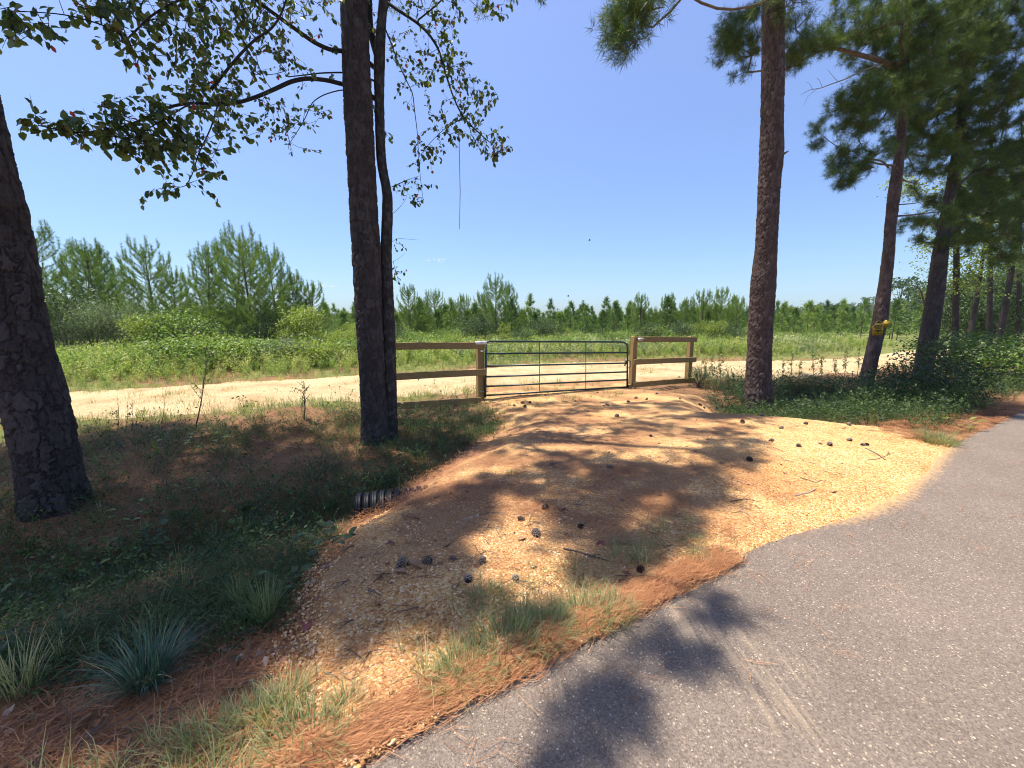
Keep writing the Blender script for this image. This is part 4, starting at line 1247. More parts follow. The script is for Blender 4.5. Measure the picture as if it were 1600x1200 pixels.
for key, px, Y, py, bh, lab in [
    ('dark', 100, 18.5, 440, 2.6, 'dark dense shrub beside the big left trunk'),
    ('grey', 140, 18.2, 470, 2.6, 'pale feathery shrub in front of the left pines'),
    ('grey', 190, 18.8, 462, 2.6, 'tall grey green shrub under the second pine of the left clump'),
    ('dark', 235, 21, 480, 2.6, 'dark bush in the gap under the open topped pine'),
    ('yellow', 232, 17.5, 490, 2.0, 'yellow green bush below the open topped pine'),
    ('round', 285, 18, 480, 1.6, 'bush with pale upper leaves left of the widest pine'),
    ('yellow', 478, 18.5, 478, 2.0, 'yellowing broadleaf bush at the right end of the left clump'),
    ('dark', 430, 21, 490, 2.6, 'dark bush under the right side of the widest pine'),
    ('dark', 350, 20.5, 510, 2.6, 'dark bush at the foot of the widest pine'),
    ('round', 520, 21, 515, 1.6, 'light green bush beside the centre trunk'),
    ('dark', 742, 24, 490, 2.6, 'upright dark leafy bush left of the gate'),
    ('round', 640, 23, 515, 1.6, 'bush behind the left end of the wooden rails'),
    ('round', 690, 24, 512, 1.6, 'bush behind the middle of the left rails'),
    ('round', 820, 25, 512, 1.6, 'bush behind the left half of the gate'),
    ('yellow', 790, 24, 520, 2.0, 'bright leafy bush behind the left bars of the gate'),
    ('dark', 900, 27, 524, 2.6, 'dark bush behind the middle of the gate'),
    ('round', 950, 26, 520, 1.6, 'bush behind the right half of the gate'),
    ('round', 1035, 25, 508, 1.6, 'bush behind the right fence panel'),
    ('dark', 1065, 26, 500, 2.6, 'dark bush behind the right end of the fence panel'),
    ('yellow', 1118, 25, 500, 2.0, 'yellow green bush left of the reddish trunk'),
    ('dark', 1150, 25, 512, 2.6, 'dark bush beside the reddish trunk'),
    ('round', 1250, 34, 508, 1.6, 'bush at the field edge right of the reddish trunk')]:
    place('shrub', 'sh' + key, SH[key], px, Y, lab, 'shrub', 'shrubs along the pine edge', py, bh, parts=('stems', 'foliage'))

i = 0
lowspots = []
for px, Y, py, key in [(120, 15.5, 545, 'lowyellow'), (165, 15.2, 548, 'lowyellow'), (215, 15, 540, 'lowyellow'), (262, 15.4, 535, 'low'), (305, 15, 528, 'low'), (345, 15.6, 530, 'lowyellow'), (385, 16, 530, 'low'), (430, 16.2, 532, 'lowgrey'),
                       (470, 16.5, 528, 'lowgrey'), (505, 16.5, 535, 'lowyellow'), (545, 18, 530, 'low'), (628, 19, 540, 'low'), (660, 19.5, 540, 'lowyellow'), (700, 20, 542, 'low'), (730, 20, 545, 'lowyellow'), (1015, 21, 540, 'lowgrey'), (1055, 21.5, 540, 'lowgrey'), (1100, 22, 535, 'lowgrey'), (1140, 22, 538, 'low')]:
    lowspots.append((px, Y, py, key))
desc = ['low yellow bramble across the track, nearest the big left trunk', 'second low yellow bramble from the big left trunk', 'third low yellow bramble, under the grey shrub', 'low green bush under the open topped young pine',
        'low green bush behind the thin leafless sapling', 'low yellow bush left of the foot of the widest pine', 'low green bush in front of the widest pine', 'low grey green bush right of the widest pine foot',
        'low grey green bush under the yellowing broadleaf bush', 'low yellow bush at the end of the left pine clump', 'low green bush left of the centre trunk', 'low bush seen between the first rails right of the centre trunk',
        'low yellow bush above the middle rail', 'low bush right of the middle of the left rails', 'low yellow bush beside the hinge post', 'pale flowering bush seen through the left half of the right fence panel',
        'pale flowering bush seen through the right half of the fence panel', 'pale low bush just right of the fence panel', 'low green bush left of the reddish trunk']
for (px, Y, py, key), lab in zip(lowspots, desc):
    place('low_shrub', 'sh' + key, SH[key], px, Y, lab, 'shrub', 'low bushes beside the sandy track', py, .9 if key != 'lowyellow' else .8, sx=1.4, parts=('stems', 'foliage'))

def polar(n, r0, r1, amax=62, dens=1.0):
    r = r0 * (r1 / r0) ** rng.uniform(0, 1, n); a = np.radians(rng.uniform(-amax, amax, n))
    return r * np.sin(a), r * np.cos(a)
def rots(n, tilt=.2):
    return np.stack([rng.normal(0, tilt, n), rng.normal(0, tilt, n), rng.uniform(0, 6.283, n)], -1)

UT = shrub_mesh(4.5, 4.2, 77, 5200, .15, M['shrub_dark'], lumps=16, stems=12)
for px, py, Y, lab in [(1475, 430, 27, 'dark understory tree in the gap beside the slim leafy trunk'), (1535, 418, 29, 'dark understory tree behind the paired trunks'), (1590, 400, 27, 'dark understory tree at the right edge behind the last trunk'), (1560, 455, 24, 'smaller understory tree low between the paired trunks'), (1620, 420, 25, 'understory tree cut off by the right edge')]:
    place('understory_tree', 'ut', UT, px, Y, lab, 'tree', 'understory trees at the right', py, 4.5, parts=('stems', 'foliage'))

# ------------------------------------------------------------------ plantation beyond
def far_pine(h, seed, n=75, k=13, L=.36, W=.045):
    r = np.random.default_rng(seed)
    P = []; D = []
    for i in range(n):
        f = r.uniform(.06, 1) ** .8; a = r.uniform(0, 6.3); rr = (1 - f) ** .8 * h * .30 * math.sqrt(r.uniform(.1, 1)) + .04
        P.append((rr * math.cos(a), rr * math.sin(a), f * h)); D.append((math.cos(a) * .5 * (1 - f), math.sin(a) * .5 * (1 - f), .7))
    for q in range(5): P.append((0, 0, h * (.9 + .03 * q))); D.append((0, 0, 1))
    V, T = needles(P, D, k, L, W, .6, .15)
    mb = MB(); mb.tube([(0, 0, 0), (0, 0, h * .9)], [.05, .01], 4, caps=False)
    return mb.mesh('trunk', [M['twig']]), make_mesh('crown', V, tris=T, mats=[M['needle_far']])
FP = [far_pine(h, 100 + i) for i, h in enumerate((3.6, 3.2, 4.1, 3.0))]
FPx = []
for seedp, h in ((201, 3.4), (202, 3.9), (203, 3.1)):
    w, c = far_pine(h, seedp, 46, 10, .45, .07)
    FPx.append(c)
cand = []
for Yr in np.concatenate([np.arange(26, 50, 2.5), np.arange(50, 175, 3.2)]):
    for Xr in np.arange(-150, 230, 2.2):
        x = Xr + rng.normal(0, .5); y = Yr + rng.normal(0, .6)
        az = x / y
        if az < -1.55 or az > 1.65: continue
        d = math.hypot(x, y)
        if y < 40 and az < -.45: pass
        if x > 0 and y < 27 + .22 * x: continue
        if y < 33 and -.95 < az < -.38: continue
        if sdist(np.array([x]), np.array([y]), ROAD)[0] > -4: continue
        cand.append((d, x, y))
cand.sort()
cand = np.array(cand)
near = cand[:290]; farp = cand[290:]
protoF = []
hzv = H(near[:, 1], near[:, 2])
ORD = ['first', 'second', 'third', 'fourth', 'fifth', 'sixth', 'seventh', 'eighth', 'ninth', 'tenth', 'eleventh', 'twelfth', 'thirteenth', 'fourteenth', 'fifteenth', 'sixteenth', 'seventeenth', 'eighteenth', 'nineteenth', 'twentieth', 'next to last', 'last']
cls = {}
pl_objs = {}
for i, (d, x, y) in enumerate(near):
    k = rng.integers(0, 4); key = 'fp%d' % k
    pxx = 800 + 620 * x / y
    colm = [(120, 'at the left edge'), (300, 'behind the left pine clump'), (560, 'between the left clump and the centre pine'), (700, 'behind the left wooden rails'), (760, 'behind the hinge post'), (850, 'behind the left third of the gate'),
            (915, 'behind the middle of the gate'), (985, 'behind the right third of the gate'), (1085, 'behind the right fence panel'), (1165, 'between fence panel and reddish pine'), (1250, 'just right of the reddish pine'), (1360, 'left of the pine with yellow signs'),
            (1430, 'between the two leaning pines'), (1500, 'right of the thicker leaning pine'), (9999, 'at the right edge')]
    cw = next(w_ for lim, w_ in colm if pxx < lim)
    cls.setdefault((('front row' if d < 40 else ('second row' if d < 46 else 'third row' if d < 52 else 'middle rows')), cw), []).append((pxx, i))
    labf = '%s planted pine, %s' % ('front row' if d < 40 else ('second row' if d < 46 else 'third row' if d < 52 else 'middle rows'), cw)
    if key not in _first:
        r = thing('plantation_pine', labf, 'pine', (x, y, hzv[i]), 'planted pines in the low ground')
        obj('trunk', FP[k][0], r); obj('crown', FP[k][1], r); _first[key] = r
    else:
        r = copy_tree(_first[key]); r.location = (x, y, hzv[i]); r['label'] = labf
    pl_objs[i] = r
    r.rotation_euler = (0, 0, rng.uniform(0, 6.3)); s = rng.uniform(.72, .95) * (.86 if near[i][0] < 33 else 1.0); r.scale = (s * 1.15, s * 1.15, s)
for (rw_, cw_), lst in cls.items():
    lst.sort()
    for q_, (px_, i_) in enumerate(lst):
        pl_objs[i_]['label'] = (('%s planted pine, %s from left, %s' % (rw_, ORD[min(q_, 21)], cw_)) if len(lst) > 1 else 'lone %s planted pine, %s' % (rw_, cw_)).replace('between the left clump and the centre pine', 'between left clump and centre pine')
P = np.stack([farp[:, 1], farp[:, 2], H(farp[:, 1], farp[:, 2])], -1)
R0 = np.zeros_like(P); R0[:, 2] = rng.uniform(0, 6.3, len(P))
bx, by = polar(900, 19, 40, 58)
bu, bv = uv(bx, by); bk = (sdist(bx, by, ROAD) < -4.2) & (by > 19) & (rng.uniform(0, 1, len(bx)) < .55)
bx, by = bx[bk], by[bk]
scatter('brush_thicket', [SH['round'][1], SH['low'][1], SH['yellow'][1], SH['dark'][1]], np.stack([bx, by, H(bx, by)], -1), rots(len(bx), .05), rng.uniform(.45, .85, len(bx)), rng.choice([0, 1, 2, 3], len(bx), p=[.4, .3, .2, .1]), label='tangled bright brush growing at the feet of the young pines', kind='stuff')
scatter('distant_plantation', FPx, P, R0, rng.uniform(.6, 1.05, len(P)), label='distant rows of young pines fading to the horizon', kind='stuff')

# far mature wood on the horizon
def far_tree(h, w, seed, n=420, size=.8, trunk=True):
    r = np.random.default_rng(seed)
    P = []
    for i in range(9):
        a = r.uniform(0, 6.3); rr = w * .38 * math.sqrt(r.uniform()); c = np.array([rr * math.cos(a), rr * math.sin(a), h * r.uniform(.45, .88)])
        q = unit(r.normal(0, 1, (n // 9, 3))) * r.uniform(.3, 1, (n // 9, 1)) * w * r.uniform(.16, .3) * np.array([1, 1, .6])
        P.append(c + q)
    P = np.concatenate(P)
    D = unit(r.normal(0, 1, P.shape)); N_ = unit(r.normal(0, .7, P.shape) + np.array([0, 0, 1]))
    V, T = leaves_geo(P, D, N_, size * r.uniform(.6, 1.3, len(P)), .7, kind='tri')
    mb = MB(); mb.tube([(0, 0, 0), (0, 0, h * .8)], [.25, .08], 5, caps=False)
    for i in range(5):
        a = r.uniform(0, 6.3); mb.tube([(0, 0, h * .4), (math.cos(a) * w * .3, math.sin(a) * w * .3, h * .7)], [.1, .04], 4, caps=False)
    return mb.mesh('trunk', [M['twig']]), make_mesh('crown', V, tris=T, mats=[M['far_leaf']])
FT = [far_tree(13, 9, 300 + i) for i in range(3)]
P = []
for i in range(1500):
    az = rng.uniform(-1.5, 1.7); y = rng.uniform(230, 330)
    P.append((az * y, y, 0))
P = np.array(P); P[:, 2] = H(P[:, 0], P[:, 1]) - 2.5
R0 = np.zeros_like(P); R0[:, 2] = rng.uniform(0, 6.3, len(P))
az_ = P[:, 0] / P[:, 1]
ss = rng.uniform(.45, .75, len(P)) * (1 - .35 * sm(-.35, 0, az_) * sm(.75, .4, az_))
scatter('distant_wood', [t[1] for t in FT], P, R0, ss, label='dark line of mature woodland on the horizon', kind='stuff')
for px, py, Y, lab, w_ in [(1275, 474, 190, 'flat topped tree standing above the far wood right of the reddish trunk', 1), (1298, 478, 200, 'small tree showing above the far wood beside the flat topped one', .8), (1355, 464, 150, 'domed far tree left of the sign pine', 1.1),
                           (1402, 434, 120, 'largest far tree, spreading crown between the two leaning pines', 1.1), (1422, 440, 124, 'right hand half of the largest far crown', .8), (1465, 470, 130, 'far tree behind the thicker leaning pine', 1), (545, 492, 210, 'far tree peeping out left of the centre trunk', 1), (518, 495, 215, 'far tree just right of the left pine clump', 1)]:
    p = at_depth(px, 500, Y); z = hz(p[0], Y); top = at_depth(px, py, Y)[2]
    s = (top - z) / 12.0
    if 'ft' not in _first:
        r = thing('far_tree', lab, 'tree', (p[0], Y, z)); obj('trunk', FT[0][0], r); obj('crown', FT[0][1], r); _first['ft'] = r
    else:
        r = copy_tree(_first['ft']); r.location = (p[0], Y, z); r['label'] = lab
    r.rotation_euler = (0, 0, rng.uniform(0, 6)); r.scale = (s * w_, s * w_, s)

# shed with white roof, pole, cables
p = at_depth(926, 512, 95); z = hz(p[0], 95)
sh = thing('shed', 'small building with a white metal roof half hidden in the plantation behind the gate', 'building', (p[0], 95, z))
zt = at_depth(926, 505, 95)[2] - z
mb = MB(); mb.box((0, 0, (zt - .9) / 2), (4.2, 3.2, zt - .9)); obj('wall', mb.mesh('wall', [M['siding']]), sh, rz=.5)
mb = MB(); V = [(-2.4, -1.9, zt - .95), (2.4, -1.9, zt - .95), (2.4, 1.9, zt - .95), (-2.4, 1.9, zt - .95), (-2.4, 0, zt), (2.4, 0, zt)]
mb.add(V, tris=[(0, 4, 3), (1, 2, 5)], quads=[(0, 1, 5, 4), (2, 3, 4, 5), (0, 3, 2, 1)]); obj('roof', mb.mesh('roof', [M['roof']]), sh, rz=.5)
mb = MB(); p = at_depth(871, 500, 120); g = hz(p[0], 120); zt = at_depth(871, 481, 120)[2]
mb.tube([(p[0], 120, g), (p[0], 120, zt)], [.14, .11], 6); mb.box((p[0], 120, zt - .4), (1.4, .1, .12))
obj('utility_pole', mb.mesh('pole', [M['twig']]), label='thin distant utility pole on the horizon above the gate', cat='pole')
for i, (y1, y2, lab) in enumerate([(461, 463, 'upper distant power cable between the leaning pines'), (466, 468, 'middle distant power cable between the leaning pines'), (471, 470, 'lower distant power cable between the leaning pines')]):
    a = at_depth(1250, y1 + 9, 70); b = at_depth(1620, y2 - 3, 60)
    P = [a + (b - a) * t_ + np.array([0, 0, -1.0 * 4 * t_ * (1 - t_)]) for t_ in np.linspace(0, 1, 14)]
    mb = MB(); mb.tube(P, .022, 4); obj('power_cable', mb.mesh('cable', [M['cable']]), label=lab, cat='cable', group='power cables')
for px, py, lab in [(888, 463, 'tiny bird flying higher and to the left above the gate'), (911, 471, 'tiny bird flying lower and to the right above the gate'), (921, 376, 'tiny bird speck highest in the sky above the gate')]:
    c = at_depth(px, py, 60); s = .16
    mb = MB(); mb.tube([c + np.array([-s, 0, 0]), c, c + np.array([s, 0, .02])], [.01, .06, .01], 5)
    mb.add([c, c + np.array([.1, .5 * .6, .18]), c + np.array([-.12, .3, .16]), c + np.array([.1, -.3, .2]), c + np.array([-.12, -.3, .16])], tris=[(0, 1, 2), (0, 4, 3)])
    obj('bird', mb.mesh('bird', [M['bird']]), label=lab, cat='bird', group='birds over the field')

# ------------------------------------------------------------------ gate and fences
def board(name, a, b, w, t, root, mt, off=(0, 0, 0)):
    """plank from a to b (world), height w, thickness t, own object with local X along the grain"""
    a = np.array(a, float); b = np.array(b, float)
    d = b - a; L = np.linalg.norm(d); d /= L
    up = np.array([0, 0, 1.]); s = np.cross(up, d); s /= np.linalg.norm(s); up = np.cross(d, s)
    import bmesh
    bm = bmesh.new(); bmesh.ops.create_cube(bm, size=1)
    for v in bm.verts:
        v.co = Vector((v.co.x * L, v.co.y * t, v.co.z * w))
    bmesh.ops.subdivide_edges(bm, edges=[e for e in bm.edges if abs((e.verts[0].co - e.verts[1].co).x) > L * .5], cuts=6)
    for v in bm.verts:
        v.co.z += math.sin(v.co.x * 1.7 + L) * .006; v.co.y += random.uniform(-.002, .002)
    bmesh.ops.bevel(bm, geom=bm.edges[:], offset=.005, segments=1, affect='EDGES')
    me = bpy.data.meshes.new(name); bm.to_mesh(me); bm.free(); me.materials.append(mt)
    o = obj(name, me, root)
    c = (a + b) / 2
    m = Matrix(((d[0], s[0], up[0], c[0]), (d[1], s[1], up[1], c[1]), (d[2], s[2], up[2], c[2]), (0, 0, 0, 1)))
    o.matrix_local = Matrix.Translation(-root.location) @ m
    return o

def post(name, px0, px1, pyt, Y, root, mt, depth=None, ang=.42):
    a = at_depth(px0, pyt, Y); b = at_depth(px1, pyt, Y)
    x = (a[0] + b[0]) / 2; w = (b[0] - a[0]) / 1.6
    g = hz(x, Y) - .25
    mb = MB(); c, s = math.cos(ang), math.sin(ang)
    h = a[2] - g
    R = [(c, -s, 0), (s, c, 0), (0, 0, 1)]
    import bmesh
    bm = bmesh.new(); bmesh.ops.create_cube(bm, size=1)
    for v in bm.verts: v.co = Vector((v.co.z * h, v.co.y * w, v.co.x * (depth or w)))
    bmesh.ops.bevel(bm, geom=bm.edges[:], offset=.006, segments=1, affect='EDGES')
    me = bpy.data.meshes.new(name); bm.to_mesh(me); bm.free(); me.materials.append(mt)
    o = obj(name, me, root)
    m = Matrix(((0, -s, c, x), (0, c, s, Y), (1, 0, 0, g + h / 2), (0, 0, 0, 1)))
    o.matrix_local = Matrix.Translation(-root.location) @ m
    return o, np.array([x, Y])

# line of the fence / gate: depth grows to the right
def fy(px):   # depth of a pixel column on the left fence and gate line
    return np.interp(px, [560, 618, 757, 980, 985, 1085], [8.1, 8.45, 9.2, 10.9, 10.95, 12.1])
lf = thing('wooden_fence', 'three rail wooden fence running left from the gate behind the centre pine', 'fence', (-.8, 9.25, hz(-.8, 9.25)))
pp, _ = post('post', 742, 757, 534, 9.28, lf, M['wood'])
pp2, _ = post('post', 588, 602, 540, 8.45, lf, M['wood'])
fo = np.array([.03, -.09, 0])
for (pa, ya), (pb, yb), w in [((586, 541.5), (757, 539), .15), ((586, 590), (758, 580), .15), ((586, 636), (750, 624), .15)]:
    board('rail', at_depth(pa, ya, fy(pa)) + fo, at_depth(pb, yb, fy(pb)) + fo, w, .04, lf, M['wood'])
pl = at_depth(752, 535.5, 9.05)
mb = MB(); c_, s_ = math.cos(.42), math.sin(.42); Rz = [(c_, -s_, 0), (s_, c_, 0), (0, 0, 1)]
mb.box(pl, (.27, .01, .075), Rz); mb.box(pl + np.array([.01, -.012, .002]), (.012, .006, .02), Rz, m=1)
obj('name_plate', mb.mesh('plate', [M['white'], M['black']]), label='blank white plate with one dark screw on top of the hinge post', cat='plate')
rf = thing('wooden_fence', 'short three rail wooden fence panel between the gate latch and the reddish pine', 'fence', (3.5, 11, hz(3.5, 11)))
post('post', 985, 997, 526, 11.05, rf, M['wood']); post('post', 1074, 1085, 526, 12.2, rf, M['wood'])
post('short_post', 979, 988, 601, 10.93, rf, M['wood'])
for (pa, ya), (pb, yb) in [((987, 530.5), (1085, 530)), ((987, 565.5), (1084, 561)), ((987, 601), (1082, 592.5))]:
    board('rail', at_depth(pa, ya, fy(pa)) + fo, at_depth(pb, yb, fy(pb)) + fo, .15, .04, rf, M['wood'])
pl = at_depth(1001, 530, 10.95)
mb = MB(); mb.box(pl, (.19, .01, .07), Rz)
for k in range(4): mb.box(pl + np.array([-.045 + k * .03, -.008 - k * .0, 0]) @ np.eye(3), (.008, .012, .045), Rz, m=1)
mb.box(pl + np.array([-.11, -.045, .005]), (.03, .012, .08), Rz, m=1)
obj('name_plate', mb.mesh('plate', [M['white'], M['black']]), label='small pale plate with short dark strokes on the right gate post', cat='plate')

gt = thing('farm_gate', 'closed dark green tubular metal farm gate with six bars', 'gate', (-.6, 9.2, hz(-.6, 9.2)))
GO = np.array(gt.location)
def gp(px, py): return at_depth(px, py, fy(px) + 0.0) - GO
def gtube(name, P, r, n=10):
    mb = MB(); mb.tube(P, r, n); return obj(name, mb.mesh(name, [M['gate']], True), gt)
# frame: left stile, top bar with rounded corner, right stile
top = [gp(759, 536), gp(764, 533.5), gp(870, 533.8), gp(968, 534.2), gp(975, 535), gp(979.5, 538), gp(980.5, 545), gp(980, 606)]
gtube('top_bar', top, .026)
hst = gtube('hinge_stile', [gp(759.5, 534), gp(758, 621)], .030)
for (ya, yb) in [(552.5, 551), (572.2, 567.2), (588.7, 581), (603.8, 593.3), (617.8, 604.5)]:
    P = [gp(759, ya), gp(980, yb)]
    gtube('bar', P, .022)
for px, a, b in [(843, 534, 612.5), (915, 534, 608)]:
    P = gp(px, a), gp(px, b)
    gtube('brace', [P[0] + np.array([0, -.028, 0]), P[1] + np.array([0, -.028, 0])], .010, 6)
mb = MB()
for yy in (549, 612): mb.tube([gp(750, yy), gp(762, yy)], .012, 6)
obj('hinge', mb.mesh('hinge', [M['steel']]), hst)
mb = MB(); q = [gp(976, 565), gp(981, 562), gp(985, 565), gp(986, 572), gp(982, 575)]
mb.tube(q, .010, 5); mb.tube([gp(976, 572), gp(980, 560)], .02, 6); obj('latch', mb.mesh('latch', [M['gate']]), gt)

# ------------------------------------------------------------------ signs on the leaning pine
c = at_depth(1372, 512, 12.05)
sg = thing('warning_sign', 'yellow sign with rounded top and black bands nailed to the leaning pine', 'sign', c)
def prism(mb, outline, t, m=0, o=(0, 0, 0)):
    n = len(outline); V = [(x + o[0], -t / 2 + o[1], z + o[2]) for x, z in outline] + [(x + o[0], t / 2 + o[1], z + o[2]) for x, z in outline] + [(o[0] + sum(a for a, _ in outline) / n, -t / 2 + o[1], o[2] + sum(b for _, b in outline) / n), (o[0] + sum(a for a, _ in outline) / n, t / 2 + o[1], o[2] + sum(b for _, b in outline) / n)]
    tr = []; q = []
    for i in range(n):
        j = (i + 1) % n; tr.append((2 * n, i, j)); tr.append((2 * n + 1, n + j, n + i)); q.append((i, n + i, n + j, j))
    mb.add(V, tris=tr, quads=q, m=m)
arc = [(.085 * math.cos(a), .16 + .085 * math.sin(a)) for a in np.linspace(0, math.pi, 9)]
out = arc + [(-.10, .12), (-.16, .04), (-.16, .0), (-.13, -.04), (-.14, -.26), (.13, -.26), (.14, -.04), (.13, .04), (.10, .12)]
mb = MB(); prism(mb, out, .012); pan = obj('panel', mb.mesh('panel', [M['yellow']]), sg)
mb = MB()
prism(mb, [(.07 * math.cos(a), .17 + .055 * math.sin(a)) for a in np.linspace(0, math.pi, 8)], .004, o=(0, -.010, 0))
for z, w, h in [(.085, .22, .014), (.045, .22, .014), (.065, .02, .05), (.01, .19, .010), (-.03, .12, .014), (-.10, .20, .030), (-.13, .05, .03), (-.22, .05, .014)]:
    mb.box((0.0, -.011, z), (w, .005, h))
for x in (-.09, .09): mb.box((x, -.010, .065), (.014, .005, .05)); mb.box((x, -.012, -.22), (.05, .005, .02))
for x in (-.06, -.03, .03, .06): mb.box((x, -.013, .012), (.014, .005, .018)); mb.box((x, -.014, -.03), (.012, .005, .02))
obj('printed_bands', mb.mesh('bands', [M['black']]), pan, kind='stuff')
sg.rotation_euler = (0, -.05, math.radians(-30)); sg.scale = (.9, .9, .86)
c = at_depth(1384.5, 506.5, 12.15)
sg2 = thing('arrow_sign', 'small yellow diamond sign with a black line, right of the larger sign on the pine', 'sign', c)
mb = MB(); prism(mb, [(.13, 0), (0, .13), (-.13, 0), (0, -.13)], .01); pan = obj('panel', mb.mesh('panel', [M['yellow']]), sg2)
mb = MB()
for s in range(4):
    a = s * math.pi / 2 + math.pi / 4; R = [(math.cos(a), 0, -math.sin(a)), (0, 1, 0), (math.sin(a), 0, math.cos(a))]
    mb.box(np.array([0, -.009, .075]) @ np.array(R).T, (.13, .004, .010), R)
mb.box((0, -.008, .0), (.11, .004, .012))
obj('printed_lines', mb.mesh('lines', [M['black']]), pan, kind='stuff')
sg2.rotation_euler = (0, -.15, math.radians(-30))

# ------------------------------------------------------------------ culvert pipe
pe = at_z(556, 800, -.37)
cv = thing('culvert_pipe', 'black corrugated drain pipe end sticking out of the gravel bank', 'pipe', pe)
ax = np.array([.955, .28, .0]); ax = unit(ax)
aa = unit(np.cross(ax, [0, 0, 1])); bb = np.cross(aa, ax)
th = np.arange(28) / 28 * 2 * math.pi
def ringm(prof, name):
    V = []; Q = []
    for s, r in prof:
        V.append(ax * s + r * (np.cos(th)[:, None] * aa + np.sin(th)[:, None] * bb))
    n = 28; m_ = len(prof)
    for i in range(m_ - 1):
        for j in range(n): Q.append((i * n + j, i * n + (j + 1) % n, (i + 1) * n + (j + 1) % n, (i + 1) * n + j))
    return make_mesh(name, np.concatenate(V), quads=Q, mats=[M['pipe']], smooth=True)
pw_ = obj('pipe_wall', ringm([(1.9, .155), (0, .155), (0, .162), (1.9, .162)], 'wall'), cv)
rg = ringm([(-.026, .162), (-.024, .186), (-.012, .194), (-.004, .186), (.004, .186), (.012, .194), (.024, .186), (.026, .162)], 'ridge')
for k in range(10):
    o = obj('ridge', rg, pw_); o.location = tuple(ax * (.04 + k * .076))

# ------------------------------------------------------------------ small plants, tufts
def blades(n, length, width, spread, seed, m, segs=3, lean=None, base=.05, flop=.6):
    r = np.random.default_rng(seed)
    mbv = []; tr = []; q = []; c = 0
    for i in range(n):
        a = r.uniform(0, 6.3); rr = base * math.sqrt(r.uniform())
        p = np.array([rr * math.cos(a), rr * math.sin(a), -.01])
        a2 = a + r.normal(0, .6); out = np.array([math.cos(a2), math.sin(a2), 0]) * spread * r.uniform(.2, 1)
        if lean is not None: out = out + np.array(lean) * r.uniform(.4, 1)
        L = length * r.uniform(.55, 1.1)
        side = unit(np.cross(out + np.array([.01, 0, 0]), [0, 0, 1])) * width / 2
        pts = []
        for s in range(segs + 1):
            f = s / segs
            o_ = out * L * (f ** 1.5) ; zz = L * f * (1 - flop * np.linalg.norm(out) * f)
            pts.append(p + o_ + np.array([0, 0, max(zz, .005)]))
        for s in range(segs):
            w0 = side * (1 - (s / segs) ** 2); 
            mbv += [pts[s] - w0, pts[s] + w0]
        mbv.append(pts[-1])
        for s in range(segs - 1):
            b = c + 2 * s; q.append((b, b + 1, b + 3, b + 2))
        b = c + 2 * (segs - 1); tr.append((b, b + 1, b + 2)); c += 2 * segs + 1
    return make_mesh('blades', np.array(mbv), tris=tr, quads=q if q else None, mats=[m])

def on(px, py): return ground_hit(px, py)

TB = {
    'blue': blades(420, .62, .007, .75, 1, M['grass_blue'], 5, base=.10, flop=.75),
    'rush': blades(170, .52, .004, .55, 2, M['grass'], 4, base=.07, flop=.5),
    'tuft': blades(170, .21, .0035, .85, 3, M['grass'], 4, base=.06, flop=.6),
    'tuft2': blades(240, .19, .003, .85, 4, M['grass'], 3, base=.10, flop=.75),
    'pale': blades(34, .24, .004, .9, 5, M['grass_dry'], 4, base=.025, flop=.5),
    'dry': blades(90, .34, .004, .6, 6, M['grass_dry'], 4, base=.06, flop=.5),
}
def tuft(key, px, py, s, label, cat='grass', group=None, name='grass_tuft'):
    p = on(px, py)
    o = obj(name, TB[key], None, p, label, cat, group, rz=rng.uniform(0, 6.3)); o.scale = (s, s, s)
    return o
tuft('blue', 232, 1080, .62, 'largest blue green grass clump at the bottom left of the bank', name='grass_clump')
tuft('rush', 415, 975, .7, 'wispy grass clump up the slope right of the big blue green clump', name='grass_clump')
tuft('dry', 30, 1090, 1.0, 'straw coloured grass clump at the left edge of the photo', name='grass_clump')
tuft('rush', 375, 950, .5, 'smaller wispy clump touching the left of the wispy grass clump', name='grass_clump')
EG = 'grass tufts along the asphalt edge'
TS = 1.0
